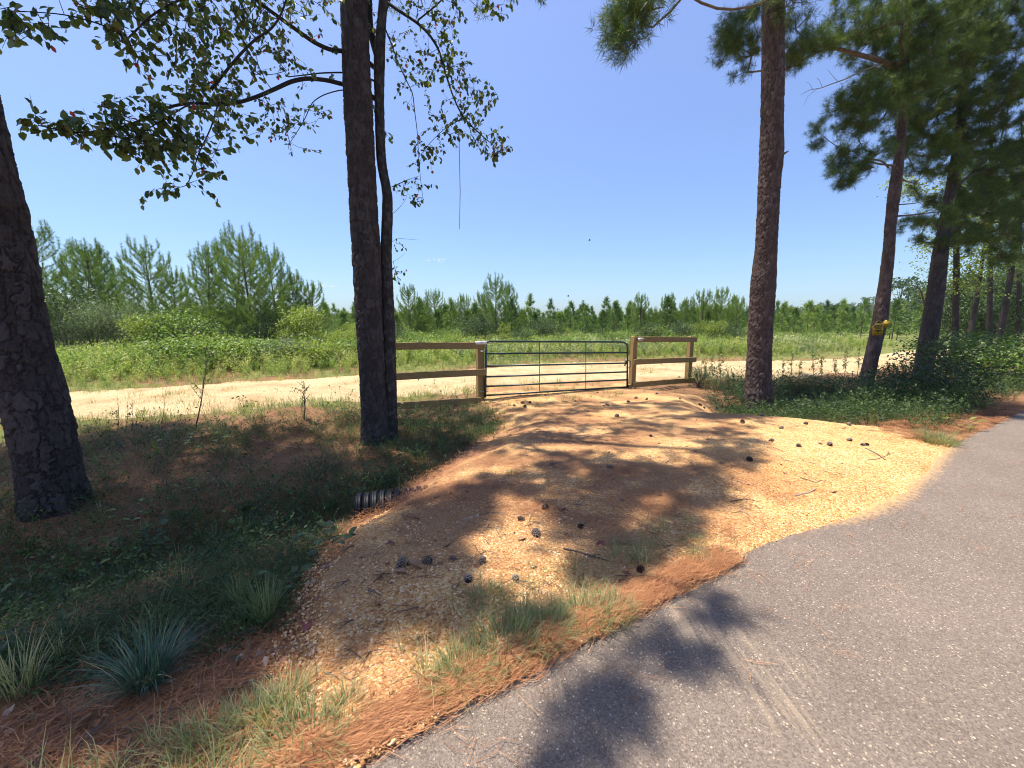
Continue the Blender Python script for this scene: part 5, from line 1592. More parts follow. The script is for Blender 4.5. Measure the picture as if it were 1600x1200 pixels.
for k, px, py, s, lab in [
    ('tuft', 455, 1100, 1.0, 'pale spiky tuft just right of the big clump near the bottom'), ('tuft', 540, 1120, .9, 'tuft left of the asphalt corner at the bottom'), ('tuft2', 400, 1150, 1.2, 'spreading tuft at the bottom edge below the big clump'),
    ('tuft2', 330, 1180, 1.2, 'tuft cut by the bottom edge, left of the spreading one'), ('tuft2', 480, 1170, 1.2, 'tuft cut by the bottom edge nearest the asphalt corner'), ('tuft', 700, 1080, .8, 'thin tuft on the asphalt edge above the corner'),
    ('tuft2', 730, 1050, 1.2, 'yellowish tuft lower left of the thick green edge clump'), ('tuft2', 790, 1020, 1.4, 'thickest dark green tuft on the asphalt edge'), ('tuft', 815, 975, 1.1, 'tall tuft rising behind the thickest edge tuft'),
    ('tuft2', 850, 1000, 1.3, 'green tuft right of the thickest edge tuft'), ('tuft', 870, 975, .9, 'tuft in the middle of the edge row'), ('tuft2', 915, 975, 1.3, 'wide bright tuft towards the right end of the edge row'), ('tuft2', 955, 965, 1.1, 'last green tuft at the right end of the edge row'),
    ('pale', 1000, 890, 1.0, 'pale radiating tuft above the single cone near the asphalt'), ('tuft2', 975, 865, .9, 'dim flattened tuft in the dark needle patch'), ('tuft', 1088, 880, .8, 'round tuft alone at the start of the sunny gravel'), ('tuft2', 1080, 855, .9, 'tuft behind the round one at the sunny gravel'),
    ('tuft2', 660, 1000, .7, 'small tuft in the middle of the lit gravel slope'), ('tuft2', 1470, 695, 1.8, 'grey green tuft where the drive meets the trail at far right'), ('tuft2', 1450, 688, 1.6, 'tuft just left of the grey green one at far right'),
    ('tuft', 800, 745, .7, 'thin seedling grass in the shaded upper drive'), ('tuft2', 760, 940, .8, 'dark sparse tuft left of the edge row'), ('tuft', 715, 1050, .8, 'wispy tuft at the left end of the edge row')]:
    tuft(k, px, py, s * (.95 if py > 900 else .9), lab, 'grass', EG)

def broad_plant(n, size, seed, m, h=.18, stems=6):
    r = np.random.default_rng(seed)
    mb = MB(); P = []; D = []
    for s in range(stems):
        a = s * 2.4 + r.normal(0, .3); tip = np.array([math.cos(a) * h * .8, math.sin(a) * h * .8, h * r.uniform(.5, 1)])
        mb.tube([(0, 0, 0), tip * np.array([.4, .4, .6]), tip], [.004, .003, .002], 4, caps=False)
        for q in range(n // stems):
            f = .35 + .65 * q / max(1, n // stems - 1) 
            P.append(tip * f); D.append(unit(np.array([math.cos(a + (q - 1) * .9), math.sin(a + (q - 1) * .9), r.uniform(-.1, .4)])))
    P = np.array(P); D = np.array(D)
    V, T = leaves_geo(P, D, np.array([[0, 0, 1.]]) + r.normal(0, .15, P.shape), size * r.uniform(.7, 1.2, len(P)), .55, fold=.3)
    mb.add(V, tris=T, m=1)
    return mb.mesh('plant', [M['twig'], m])
BPm = {'a': broad_plant(18, .11, 1, M['shrub_dark']), 'b': broad_plant(15, .08, 2, M['shrub']), 'c': broad_plant(16, .07, 3, M['shrub_yellow'], .14), 'd': broad_plant(24, .06, 4, M['shrub_grey'], .35, 4)}
for k, px, py, s, lab in [
    ('a', 515, 862, 1.0, 'dark broad leaved plant below the drain pipe'), ('a', 225, 860, 1.1, 'broad leaved plant right of the big left trunk foot'), ('c', 290, 770, .8, 'bright yellow green seedling in the middle of the shaded bank'),
    ('b', 370, 820, .9, 'small leafy seedling left of the path of bare soil'), ('b', 585, 755, 1.0, 'light green seedling just above the drain pipe'), ('a', 440, 930, .8, 'leafy plant behind the wispy grass clump'),
    ('b', 215, 815, 1.1, 'leafy plant between the left trunk and the yellow seedling'), ('d', 630, 660, 1.2, 'tall leafy weed at the right foot of the centre pine'), ('c', 650, 640, 1.0, 'bright weed under the bottom rail'),
    ('b', 325, 705, 1.4, 'weed with orange dead leaf on the soil between the trunks'), ('d', 265, 715, 1.3, 'upright weed left of the sapling'), ('b', 205, 880, 1.0, 'low leafy plant under the broad leaved one'),
    ('c', 1500, 672, 1.4, 'small lime green seedling beside the trail at far right'), ('b', 240, 830, .9, 'glossy seedling beside the pale fallen branchlet'), ('a', 60, 1010, .7, 'dim leafy plant at the far left of the bank'), ('b', 120, 960, .8, 'leafy plant above and left of the big grass clump')]:
    p = on(px, py); o = obj('weed_plant', BPm[k], None, p, lab, 'plant', 'leafy weeds on the bank', rz=rng.uniform(0, 6.3)); o.scale = (s, s, s)

# thin sapling, stalks, shrub by the berm, shrub at the reddish pine
def stalk(px, py, pyt, dx, label, leafy=0, name='sapling', r0=.012, m='shrub', size=.04, br=5, per=6):
    p = on(px, py); Y = p[1]; t_ = at_depth(px + dx, pyt, Y)
    r = thing(name, label, 'plant', p)
    L = t_ - p; mb = MB()
    pts = [np.zeros(3), L * .35 + np.array([.02, 0, 0]), L * .7 + np.array([-.01, .02, 0]), L]
    mb.tube(pts, [r0, r0 * .8, r0 * .5, r0 * .25], 5)
    PP = []; h = np.linalg.norm(L)
    for i in range(br):
        f = rng.uniform(.3, .97); b = L * f; a = rng.uniform(0, 6.3); e = b + np.array([math.cos(a), math.sin(a), .9]) * h * rng.uniform(.08, .2)
        mb.tube([b, (b + e) / 2 + np.array([0, 0, -.01]), e], [r0 * .35, r0 * .25, r0 * .15], 4, caps=False)
        for q in range(per): PP.append(b + (e - b) * rng.uniform(.3, 1))
    obj('stem', mb.mesh('stem', [M['twig']]), r)
    if leafy:
        for q in range(leafy): PP.append(L * rng.uniform(.35, 1) + rng.normal(0, .015, 3))
    if PP and leafy:
        PP = np.array(PP); D = unit(rng.normal(0, 1, PP.shape) + np.array([0, 0, .3]))
        V, T = leaves_geo(PP, D, unit(rng.normal(0, .6, PP.shape) + np.array([0, 0, 1])), size * rng.uniform(.6, 1.2, len(PP)), .45, kind='tri')
        obj('foliage', make_mesh('foliage', V, tris=T, mats=[M[m]]), r)
    return r
stalk(305, 672, 545, 22, 'thin leaning sapling with leafy top in front of the sandy track', 90, m='shrub', size=.05, br=10, per=8)
stalk(475, 655, 598, 0, 'small airy bush of fine twigs on top of the orange soil heap', 60, name='small_bush', m='shrub_dark', size=.035, br=22, per=6)
stalk(252, 662, 620, 6, 'bare forked stalk left of the leaning sapling', 0, name='dry_stalk', r0=.006, br=6)
stalk(184, 672, 622, 0, 'upright reddish stalk near the big left trunk', 30, name='dry_stalk', r0=.006, m='grass_dry', size=.02)
stalk(196, 668, 628, 3, 'thin stalk beside the upright reddish stalk', 16, name='dry_stalk', r0=.004, m='grass_dry', size=.02)
stalk(205, 675, 625, 2, 'third thin stalk of the three near the big left trunk', 12, name='dry_stalk', r0=.004, m='grass_dry', size=.02)
stalk(240, 735, 690, 4, 'leaning leafy stalk on the shaded bank left of the bare soil', 24, name='weed_stalk', r0=.005, size=.05)
stalk(770, 690, 672, 2, 'short stalk at the upper left edge of the drive', 8, name='weed_stalk', r0=.004, size=.03)
for i, (px, py, pyt) in enumerate([(1096, 605, 565), (1112, 604, 566), (1128, 606, 560), (1145, 605, 570), (1220, 606, 552), (1236, 602, 545), (1252, 600, 556), (1268, 598, 548), (1284, 597, 552), (1302, 596, 550), (1318, 594, 546), (1332, 592, 541), (1385, 588, 556), (1400, 585, 552), (1415, 586, 550)]):
    lab = ['first', 'second', 'third', 'fourth', 'fifth', 'sixth', 'seventh', 'eighth', 'ninth', 'tenth', 'eleventh', 'twelfth', 'thirteenth', 'fourteenth', 'fifteenth'][i]
    side = 'left of the reddish pine' if i < 4 else ('between the reddish pine and the sign pine' if i < 12 else 'between the two leaning pines')
    px += rng.uniform(-7, 7); pyt += rng.uniform(-6, 16)
    r = stalk(px, py, pyt, rng.uniform(-7, 7), '%s dry weed stalk from the left, %s' % (lab, side), 70, name='weed_stalk', r0=.008, m='shrub' if i % 3 else 'grass_dry', size=.07, br=9, per=6)
    r['group'] = 'weed stalks in front of the sandy track'
o = None
SH['foot'] = shrub_mesh(.75, .75, 12, 1500, .035, M['shrub_dark'], lumps=9)
def bush(key, px, py, s, lab, sxy=1.0):
    p = on(px, py)
    k = 'bush' + key
    if k not in _first:
        r = thing('bush', lab, 'bush', p); obj('stems', SH[key][0], r); obj('foliage', SH[key][1], r); _first[k] = r
    else:
        r = copy_tree(_first[k]); r.location = tuple(p); r['label'] = lab
    r.rotation_euler = (0, 0, rng.uniform(0, 6.3)); r.scale = (s * sxy, s * sxy, s); return r
bush('foot', 1185, 640, 1.0, 'small dark bush hiding the foot of the reddish pine', 1.1)
bush('foot', 1092, 606, .9, 'dark weedy bush at the right end post of the fence panel')
SH['verge'] = shrub_mesh(1.0, 1.6, 14, 2200, .055, M['cover'], lumps=12)
SH['vergey'] = shrub_mesh(.9, 1.5, 15, 2200, .055, M['shrub'], lumps=12)
for key, px, py, s, lab in [
    ('verge', 1500, 610, 1.1, 'dark leafy bush right of the thicker leaning pine'), ('verge', 1545, 600, 1.1, 'large sunlit bush in front of the paired trunks'), ('vergey', 1590, 605, 1.0, 'bright bush against the right edge above the trail'),
    ('verge', 1400, 622, .7, 'low bush in the shade between the two leaning pines'), ('verge', 1310, 632, .6, 'low bush in front of the sign pine'), ('verge', 1460, 636, .7, 'low bush beside the drive end'),
    ('verge', 1360, 640, .55, 'low bush nearest the far right corner of the gravel'), ('vergey', 1450, 640, .5, 'light ferny weed bush near the drive corner'), ('verge', 1250, 622, .5, 'low weed bush just right of the reddish pine'),
    ('vergey', 1555, 575, 1.3, 'yellow green thicket below the paired trunks'), ('verge', 1480, 578, 1.3, 'thicket around the slim leafy trunk')]:
    bush(key, px, py, s * 1.15, lab, 1.25)

# ------------------------------------------------------------------ cones, leaves, sticks on the drive
def cone_mesh():
    mb = MB(); n = 74; r_ = np.random.default_rng(5)
    L = .085
    for i in range(n):
        f = (i + .5) / n; a = i * 2.39996
        z = -L / 2 + L * f; R = .030 * math.sin(math.pi * min(1, f * .85 + .10)) ** .7 + .004
        c, s = math.cos(a), math.sin(a)
        out = np.array([c, s, .35]); sd = np.array([-s, c, 0]); w = .0075
        b = np.array([0, 0, z]) + np.array([c, s, 0]) * R * .25
        t_ = np.array([0, 0, z]) + out * R
        V = [b - sd * w * .5, b + sd * w * .5, t_ + sd * w, t_ - sd * w, t_ + sd * w * .8 + out * .004 + np.array([0, 0, .004]), t_ - sd * w * .8 + out * .004 + np.array([0, 0, .004]), t_ + np.array([0, 0, -.005])]
        mb.add(V, quads=[(0, 1, 2, 3)])
        mb.add(V, quads=[(3, 2, 4, 5)], tris=[(3, 6, 2)], m=1)
    mb.tube([(0, 0, -L / 2), (0, 0, L / 2)], [.010, .006], 6)
    return mb.mesh('cone', [M['cone'], M['cone_tip']])
cmesh = cone_mesh()
cones = [
    (626, 893, 1.15, 'largest upright pine cone leaning beside tan dead leaves at left of the drive'), (667, 886, .95, 'pine cone lying right of the tan dead leaves'), (640, 888, .6, 'small dark cone touching the largest cone'),
    (709, 881, .75, 'small cone between the tan leaves and the middle of the drive'), (752, 886, .85, 'round cone in shade right of the small cone'), (732, 915, .85, 'dim cone above the dark sparse grass'), (806, 914, .85, 'shaded cone directly above the tall edge tuft'),
    (851, 801, 1.0, 'dark cone lying on its side near the dead leaf scraps'), (815, 819, .95, 'round sunlit cone in the middle of the drive'), (838, 843, .9, 'cone just below and right of the round sunlit cone'),
    (907, 830, .8, 'cone at the edge of the dark tuft patch'), (1000, 900, .9, 'sunlit cone at the foot of the pale radiating tuft'), (972, 788, .7, 'cone by the small twig heap at the shade edge'), (679, 751, .85, 'cone near the upper left edge of the drive'),
    (953, 735, 1.0, 'oval cone in the middle distance on the shaded drive'), (862, 731, 1.0, 'cone among the brown litter below the gate'), (1017, 686, .9, 'cone left of the dark shadow patch'), (1171, 724, .95, 'cone at the tip of the dark shadow patch'),
    (964, 654, 1.2, 'dark cone standing alone midway to the gate'), (1128, 729, .7, 'pale cone left of the one at the shadow tip'), (1204, 693, 1.0, 'reddish cone on sunny gravel, left of a row of cones'), (1248, 702, 1.0, 'second cone from the left in the sunny row'),
    (1281, 698, .8, 'third cone in the sunny row'), (1296, 700, 1.05, 'fourth cone in the sunny row, close beside the third'), (1327, 693, 1.05, 'highest cone of the sunny row'), (1347, 700, .9, 'left one of the touching pair at the right of the row'), (1354, 700, .9, 'right one of the touching pair at the right of the row'),
    (1220, 673, 1.0, 'small cone above the reddish cone'), (1160, 664, 1.1, 'cone near the back edge of the gravel'), (1190, 653, 1.1, 'cone on the back edge of the gravel below the reddish pine'), (1243, 656, 1.0, 'pale cone at the back edge right of the bush'), (1258, 666, 1.0, 'pale cone just inside the back edge'),
    (1320, 657, 1.0, 'pale cone on the rim of the gravel at right'), (1326, 668, 1.0, 'cone below the rim at right'), (816, 633, 1.4, 'dark cone near the gate bottom, upper of two'), (820, 639, 1.3, 'dark cone near the gate bottom, lower of two'), (804, 637, 1.1, 'cone left of the two near the gate bottom'),
    (828, 632, 1.0, 'cone right of the two near the gate bottom'), (851, 620, 1.0, 'cone just under the middle of the gate'), (899, 630, 1.1, 'cone under the gate right of centre'), (949, 636, 1.2, 'cone nearest the right gate post foot on the left'), (943, 637, .9, 'small cone touching the one left of the post foot'),
    (982, 631, 1.1, 'cone directly below the right gate post'), (993, 625, 1.3, 'cone pair member below the fence panel, left'), (1010, 627, 1.2, 'cone pair member below the fence panel, right'), (1026, 618, 1.1, 'cone beneath the middle of the fence panel'), (1062, 626, 1.1, 'cone below the fence panel end post'),
    (1094, 636, 1.2, 'left cone of three right of the panel end post'), (1100, 640, 1.1, 'middle cone of three right of the panel end post'), (1121, 641, 1.1, 'right cone of three right of the panel end post'), (933, 616, .9, 'tiny far cone under the gate right end')]
for px, py, s, lab in cones:
    p = on(px, py)
    o = obj('pine_cone', cmesh, None, p + np.array([0, 0, .026 * s + .03]), lab, 'cone', 'pine cones on the gravel drive')
    o.rotation_euler = (rng.uniform(1.1, 1.8) if px != 626 else .7, rng.uniform(-.3, .3), rng.uniform(0, 6.3)); s *= rng.uniform(.64, .88); o.location.z -= .008; o.scale = (s * rng.uniform(.85, 1.15), s * rng.uniform(.85, 1.15), s * rng.uniform(.8, 1.2))

def dead_leaf(seed):
    """curled dry leaf with lobes: rim, inner ring and midrib point"""
    r = np.random.default_rng(seed); n = 18
    a = np.arange(n) / n * 2 * math.pi
    R_ = (.42 + .20 * np.abs(np.cos(a * 2.5)) + .12 * np.cos(a) + r.normal(0, .03, n))
    curl = .45 * np.sin(a) ** 2 + .18 * np.cos(a * 2 + 1) + .05 * r.normal(0, 1, n)
    V = np.stack([R_ * np.cos(a), R_ * np.sin(a) * .62, curl * .6], -1)
    V2 = np.stack([.5 * R_ * np.cos(a), .5 * R_ * np.sin(a) * .7, curl * .12], -1)
    V = np.concatenate([V, V2, [[0, 0, -.02]]])
    T = []
    for i in range(n):
        j = (i + 1) % n
        T += [(i, j, n + j), (i, n + j, n + i), (n + i, n + j, 2 * n)]
    return V, T
DLm = {}
for i, mm in enumerate(('leaf_tan', 'leaf_red')):
    V, T = dead_leaf(i + 3); DLm[mm] = make_mesh('dead_leaf', V, tris=T, mats=[M[mm]])
for k, px, py, s, lab in [
    ('leaf_tan', 652, 893, .10, 'large tan dead leaf against the largest cone'), ('leaf_tan', 629, 903, .08, 'tan dead leaf under the largest cone'), ('leaf_tan', 590, 913, .09, 'tan dead leaf low on the left slope of the drive'), ('leaf_red', 938, 858, .08, 'maroon dead leaf standing in the dark tuft patch'),
    ('leaf_red', 612, 857, .06, 'reddish dead leaf upper left of the largest cone'), ('leaf_tan', 700, 859, .06, 'pale dead leaf in the middle of the left drive'), ('leaf_red', 878, 803, .07, 'red brown leaf scrap right of the dark cone'), ('leaf_tan', 817, 849, .06, 'grey tan leaf beside the cone below the sunlit one'),
    ('leaf_tan', 712, 925, .07, 'pinkish tan leaf below the dim cone'), ('leaf_tan', 375, 775, .09, 'upright pale dead leaf on the shaded soil'), ('leaf_tan', 130, 1145, .085, 'long curled tan leaf at the bottom left corner'), ('leaf_red', 480, 985, .08, 'dark red leaf on the slope right of the wispy clump'),
    ('leaf_tan', 730, 1012, .07, 'tan leaf among the gravel above the edge tufts'), ('leaf_red', 250, 895, .05, 'bright red leaf on the dark bank'), ('leaf_tan', 1300, 775, .06, 'long pale leaf on the sunny gravel'), ('leaf_tan', 150, 880, .08, 'faint tan leaf on the dark bank at left'), ('leaf_tan', 60, 930, .1, 'brown leaf at the far left of the bank')]:
    p = on(px, py); o = obj('fallen_leaf', DLm[k], None, p + np.array([0, 0, .035]), lab, 'leaf', 'large fallen leaves')
    o.scale = (s, s, s); o.rotation_euler = (rng.uniform(-.5, .5), rng.uniform(-.5, .5), rng.uniform(0, 6.3))

def stick(pxs, r, lab, m='twig'):
    P = [on(a, b) + np.array([0, 0, .034 + rng.uniform(0, .01)]) for a, b in pxs]
    P = np.array(P); tt = np.linspace(0, len(P) - 1, len(P) * 4); Q = np.stack([np.interp(tt, np.arange(len(P)), P[:, k]) for k in range(3)], -1)
    O = Q[0].copy(); mb = MB(); mb.tube(Q - O, np.linspace(r, r * .45, len(Q)), 5)
    obj('stick', mb.mesh('stick', [M[m]]), None, O, lab, 'stick', 'fallen sticks')
stick([(715, 821), (735, 814), (760, 807), (790, 808)], .005, 'pale forked stick curving across the shaded left drive', 'dead')
stick([(700, 850), (715, 828), (740, 817)], .004, 'thin pale twig joining the curved stick from below', 'dead')
stick([(880, 865), (910, 872), (940, 882), (960, 886)], .006, 'dark stick pointing into the pale radiating tuft')
stick([(975, 930), (985, 938), (1000, 944)], .005, 'short crooked twig right of the needle patch near the asphalt')
stick([(1352, 705), (1368, 713), (1384, 724)], .010, 'reddish stick end on the sunny gravel below the cone row')
stick([(1355, 724), (1370, 722), (1386, 716)], .007, 'stick crossing the reddish one on the sunny gravel')
stick([(1240, 780), (1262, 776), (1274, 770)], .010, 'pale club shaped stick in the middle of the sunny gravel', 'dead')
stick([(1140, 790), (1165, 786), (1190, 791)], .005, 'thin brown stick on the sunny gravel near the asphalt')
stick([(1250, 752), (1262, 756), (1276, 760)], .005, 'small dark twig in the centre of the sunny gravel')
stick([(640, 706), (700, 697), (745, 694)], .014, 'long grey stick at the top left edge of the drive')
stick([(395, 690), (430, 700), (470, 705)], .010, 'fallen stick on the shaded soil between trunks')
stick([(300, 772), (340, 752), (370, 745)], .008, 'grey fallen stick in the middle of the shaded bank', 'dead')
stick([(420, 770), (450, 745), (480, 728)], .007, 'thin stick on the bare soil patch')
stick([(5, 920), (60, 915), (100, 918)], .005, 'thin straight straw lying at the left edge', 'dead')

# ------------------------------------------------------------------ loose stuff
def zd(x, y): return H(x, y)

# stones
def stone(seed):
    import bmesh
    bm = bmesh.new(); bmesh.ops.create_icosphere(bm, subdivisions=1, radius=1)
    r = np.random.default_rng(seed)
    for v in bm.verts:
        v.co *= 1 + r.normal(0, .16); v.co.z *= .6; v.co.x *= 1.25
    me = bpy.data.meshes.new('stone'); bm.to_mesh(me); bm.free(); me.materials.append(M['stone']); return me
stones = [stone(i) for i in range(4)]
x, y = polar(150000, 1.3, 13)
d = sdist(x, y, DRIVE)
nzz = fbm(x * 1.1, y * 1.1, 51, 3)
k = (d > -.04) & (rng.uniform(0, 1, len(x)) < .40 + .6 * sm(-.1, .15, nzz))
x, y = x[k], y[k]
u, v = uv(x, y)
n_ = len(x)
sz = np.exp(rng.normal(-5.25, .35, n_)).clip(.003, .012) * (1 - .42 * sm(.6, 1.6, x))
zz = H(x, y) + .030 + sz * .1
zz = np.where(v < .15, np.maximum(zz, .03), zz)
scatter('loose_stones', stones, np.stack([x, y, zz], -1), rots(n_, .5), sz, label='loose pebbles of the gravel drive', kind='stuff')
# stones strewn on the trail edge
# needles
def needle_mat(n, L, seed, ang=3.14, rad=.10):
    r = np.random.default_rng(seed); V = []; Q = []; c = 0
    for i in range(n):
        a = r.uniform(-ang, ang); p = np.array([r.normal(0, rad), r.normal(0, rad), r.uniform(0, .014)])
        d = np.array([math.cos(a), math.sin(a), r.normal(0, .05)]); s = np.array([-math.sin(a), math.cos(a), 0]) * .0008
        b = np.array([-math.sin(a), math.cos(a), 0]) * r.normal(0, .02); l = L * r.uniform(.6, 1.1)
        for q, (f, o_) in enumerate(((0, 0), (.5, 1), (1, 0))):
            pp = p + d * l * (f - .5) + b * o_; V += [pp - s, pp + s]
        Q += [(c, c + 1, c + 3, c + 2), (c + 2, c + 3, c + 5, c + 4)]; c += 6
    return make_mesh('needle_mat', np.array(V), quads=Q, mats=[M['litter']])
nm = [needle_mat(22, .15, i) for i in range(4)]
x, y = polar(52000, 1.15, 14)
u, v = uv(x, y); d = sdist(x, y, DRIVE)
nz1 = fbm(x * 1.3 + 9, y * 1.3, 61, 4)
edge_m = np.exp(-(v / .14) ** 2) * (x < 1.9)
sunny = sm(1.5, 3.0, x)
w = np.where(d > 0, .04 + (.26 * sm(.06, .22, nz1) + .30 * litter_shade_amount(x, y) * sm(2.6, 3.6, np.hypot(x, y))) * (1 - .8 * sunny) , .22) * np.where(d > 0, 1 - .75 * sm(3.2, 2.3, np.hypot(x, y)), 1) + edge_m * .12
w = np.where((x < -.35) & (v > .3) & (v < 1.05) & (d < -.02), .75, w)
w *= (v > .10) * (.45 + .55 * sm(1.6, 3.2, np.hypot(x, y)))
w = np.where(v > 8.0, 0, w)
k = rng.uniform(0, 1, len(x)) < w * .62
x, y, v = x[k], y[k], v[k]; n_ = len(x)
zz = H(x, y) + np.where(sdist(x, y, DRIVE) > .05, .036, .02); zz = np.where(v < .2, np.maximum(zz, .022), zz)
scatter('fallen_pine_needles', nm, np.stack([x, y, zz], -1), rots(n_, .08), rng.uniform(.7, 1.2, n_), label='rust brown fallen pine needles over the drive and bank', kind='stuff')
# thick needle windrow along the trail edge
uu = rng.uniform(-2.2, 1.75, 950); vv = np.abs(rng.normal(.0, .05, 950)) + .01
uu = np.concatenate([uu, rng.uniform(6.5, 12, 700)]); vv = np.concatenate([vv, rng.uniform(.02, .9, 700)])
x, y = xy(uu, vv); n_ = len(x)
nm2 = [needle_mat(26, .13, 20 + i, .4, .03) for i in range(3)]
rr = rots(n_, .06); rr[:, 2] = A30 + rng.normal(0, .25, n_)
scatter('needle_windrow', nm2, np.stack([x, y, np.maximum(H(x, y), 0) + .018 + rng.uniform(0, .02, n_)], -1), rr, rng.uniform(.8, 1.2, n_), label='thick rust coloured drift of pine needles along the asphalt edge', kind='stuff')

# dead leaves small
V, T = dead_leaf(9); dl = make_mesh('dead_leaf', V, tris=T, mats=[M['deadleaf']])
x, y = polar(9000, 1.2, 12)
u, v = uv(x, y); d = sdist(x, y, DRIVE)
k = (v > .1) & (v < 7) & (rng.uniform(0, 1, len(x)) < np.where(d > 0, .07, .40)) & (x < 4)
x, y = x[k], y[k]; n_ = len(x)
scatter('leaf_litter', [dl], np.stack([x, y, H(x, y) + .035], -1), rots(n_, .5), rng.uniform(.018, .05, n_), label='scattered dead leaves on the bank and drive', kind='stuff')

# twigs litter
def twig_m(seed):
    r = np.random.default_rng(seed); mb = MB()
    for i in range(4):
        p = r.normal(0, .06, 3) * np.array([1, 1, .1]); a = r.uniform(0, 6.3); q = p + np.array([math.cos(a), math.sin(a), .05]) * r.uniform(.08, .25)
        mb.tube([p, (p + q) / 2 + r.normal(0, .01, 3), q], [.003, .0025, .0015], 3, caps=False)
    return mb.mesh('twigs', [M['twig']])
x, y = polar(3000, 1.3, 11); u, v = uv(x, y); k = (v > .15) & (v < 7.5) & (rng.uniform(0, 1, len(x)) < np.where(sdist(x, y, DRIVE) > 0, .12, .5)); x, y = x[k], y[k]
scatter('twig_litter', [twig_m(1), twig_m(2)], np.stack([x, y, H(x, y) + .036], -1), rots(len(x), .1), rng.uniform(.5, 1.1, len(x)), label='small twigs scattered on the bank', kind='stuff')

# ground cover sprigs
def sprig(seed, n=26, size=.016, h=.10, w=.10, m=None, aspect=.5, stems=4):
    r = np.random.default_rng(seed); mb = MB(); P = []; D = []
    for s in range(stems):
        a = r.uniform(0, 6.3); tip = np.array([math.cos(a) * w, math.sin(a) * w, h * r.uniform(.5, 1.1)])
        mid = tip * np.array([.45, .45, .75])
        mb.add([(0, 0, 0), (.002, .001, 0), mid + np.array([.0015, 0, 0]), mid, tip], tris=[(3, 2, 4)], quads=[(0, 1, 2, 3)])
        for q in range(n // stems):
            f = r.uniform(.2, 1); p = (mid * f * 2 if f < .5 else mid + (tip - mid) * (f - .5) * 2)
            P.append(p); D.append(unit(r.normal(0, 1, 3) * np.array([1, 1, .5]) + np.array([0, 0, .2])))
    P = np.array(P); V, T = leaves_geo(P, np.array(D), unit(r.normal(0, .4, P.shape) + np.array([0, 0, 1])), size * r.uniform(.6, 1.3, len(P)), aspect, kind='tri')
    mb.add(V, tris=T); return mb.mesh('sprig', [m or M['cover']])
sp = [sprig(i, 34, .0095, .09, .08) for i in range(4)] + [sprig(10 + i, 22, .020, .13, .08) for i in range(2)] + [sprig(20 + i, 44, .026, .32, .16, stems=6) for i in range(2)]
x, y = polar(95000, 1.5, 15)
u, v = uv(x, y); d = sdist(x, y, DRIVE)
nzc = fbm(x * .75, y * .75, 71, 4)
left = (d < -.03) & (x < 3)
soil = np.exp(-(((x + 3.1) / 1.0) ** 2 + ((y - 5.8) / .7) ** 2)) + np.exp(-(((x + 4.3) / .9) ** 2 + ((y - 7.4) / .45) ** 2))
pr = (.38 + .62 * sm(-.12, .08, nzc)) * (1 - .9 * np.clip(soil, 0, 1)) * sm(.9, 1.3, v + .6 * nzc)
pr = np.where(v > 6.6, pr * .7 * sm(8.2, 7.0, v + .5 * nzc), pr)
pr = np.where(x > 3, sm(.2, .8, v) * sm(7.5, 6.0, v) * (d < -.08), pr)
pr = np.where(sdist(x, y, ROAD) > .1, 0, pr)
pr = np.where((x > 2.8) & (x < 5.7) & (y > 9.6) & (y < 12.8), pr * .10, pr)
pr = np.where((x > -3.2) & (x < 0) & (y > 7.6) & (y < 9.8), pr * .25, pr)
pr = np.where((x <= 3) & ~left, 0, pr)
k = rng.uniform(0, 1, len(x)) < pr * .75
k &= ~((np.hypot(x - pe[0] - .1, y - pe[1] + .25) < .42) | (np.hypot(x - pe[0] - .35, y - pe[1] + .0) < .35))
x, y = x[k], y[k]; n_ = len(x)
s_ = rng.uniform(.7, 1.6, n_) * (1 + .5 * sm(5, 12, np.hypot(x, y))) * np.where(x > 3, .8, 1)
pk = np.where(x > 3, rng.integers(4, 8, n_), np.where(np.hypot(x, y) < 3.6, rng.integers(0, 4, n_), np.where(rng.uniform(0, 1, n_) < .05, rng.integers(6, 8, n_), rng.integers(0, 6, n_))))
scatter('ground_cover', sp, np.stack([x, y, H(x, y)], -1), rots(n_, .2), s_, pk, label='low trailing green weeds covering the ditch banks', kind='stuff')

# rough grass in verge and on bank
gb = [blades(16, .22, .004, .7, 30 + i, M['grass'], 3, base=.03) for i in range(3)] + [blades(14, .24, .004, .7, 40 + i, M['grass_dry'], 3, base=.03) for i in range(2)]
x, y = polar(17000, 1.3, 22)
u, v = uv(x, y); d = sdist(x, y, DRIVE); rd = sdist(x, y, ROAD)
nzg = fbm(x * .9 + 4, y * .9, 81, 4)
pr = np.where(v < .05, 0, .26 * sm(-.1, .15, nzg)) * (d < 0)
pr = np.where((x > 4) & (v < 2.2) & (v > .25) & (d < -.2), .8, pr)
pr = np.where((v > 5.5) & (v < 7.6) & (rd < 0), .42, pr)
pr = np.where((v > .08) & (v < 1.0) & (x < -.2) & (d < 0), .16 * (v < .42), pr)
pr = np.where(rd > .15, .0, pr)
pr = np.where(v > 8, 0, pr)
pr = np.where((x > 2.8) & (x < 5.7) & (y > 9.6) & (y < 12.8), pr * .15, pr)
pr = np.where((soil := np.exp(-(((x + 3.6) / 1.5) ** 2 + ((y - 6.0) / .9) ** 2))) > .4, pr * .15, pr)
k = rng.uniform(0, 1, len(x)) < pr
x, y, v = x[k], y[k], v[k]; n_ = len(x)
pk = np.where(rng.uniform(0, 1, n_) < np.where((x > 5) & (v < 2.0), .75, .3), rng.integers(3, 5, n_), rng.integers(0, 3, n_))
scatter('rough_grass', gb, np.stack([x, y, H(x, y)], -1), rots(n_, .15), rng.uniform(.6, 1.3, n_), pk, label='rough grass of the verge and banks', kind='stuff')

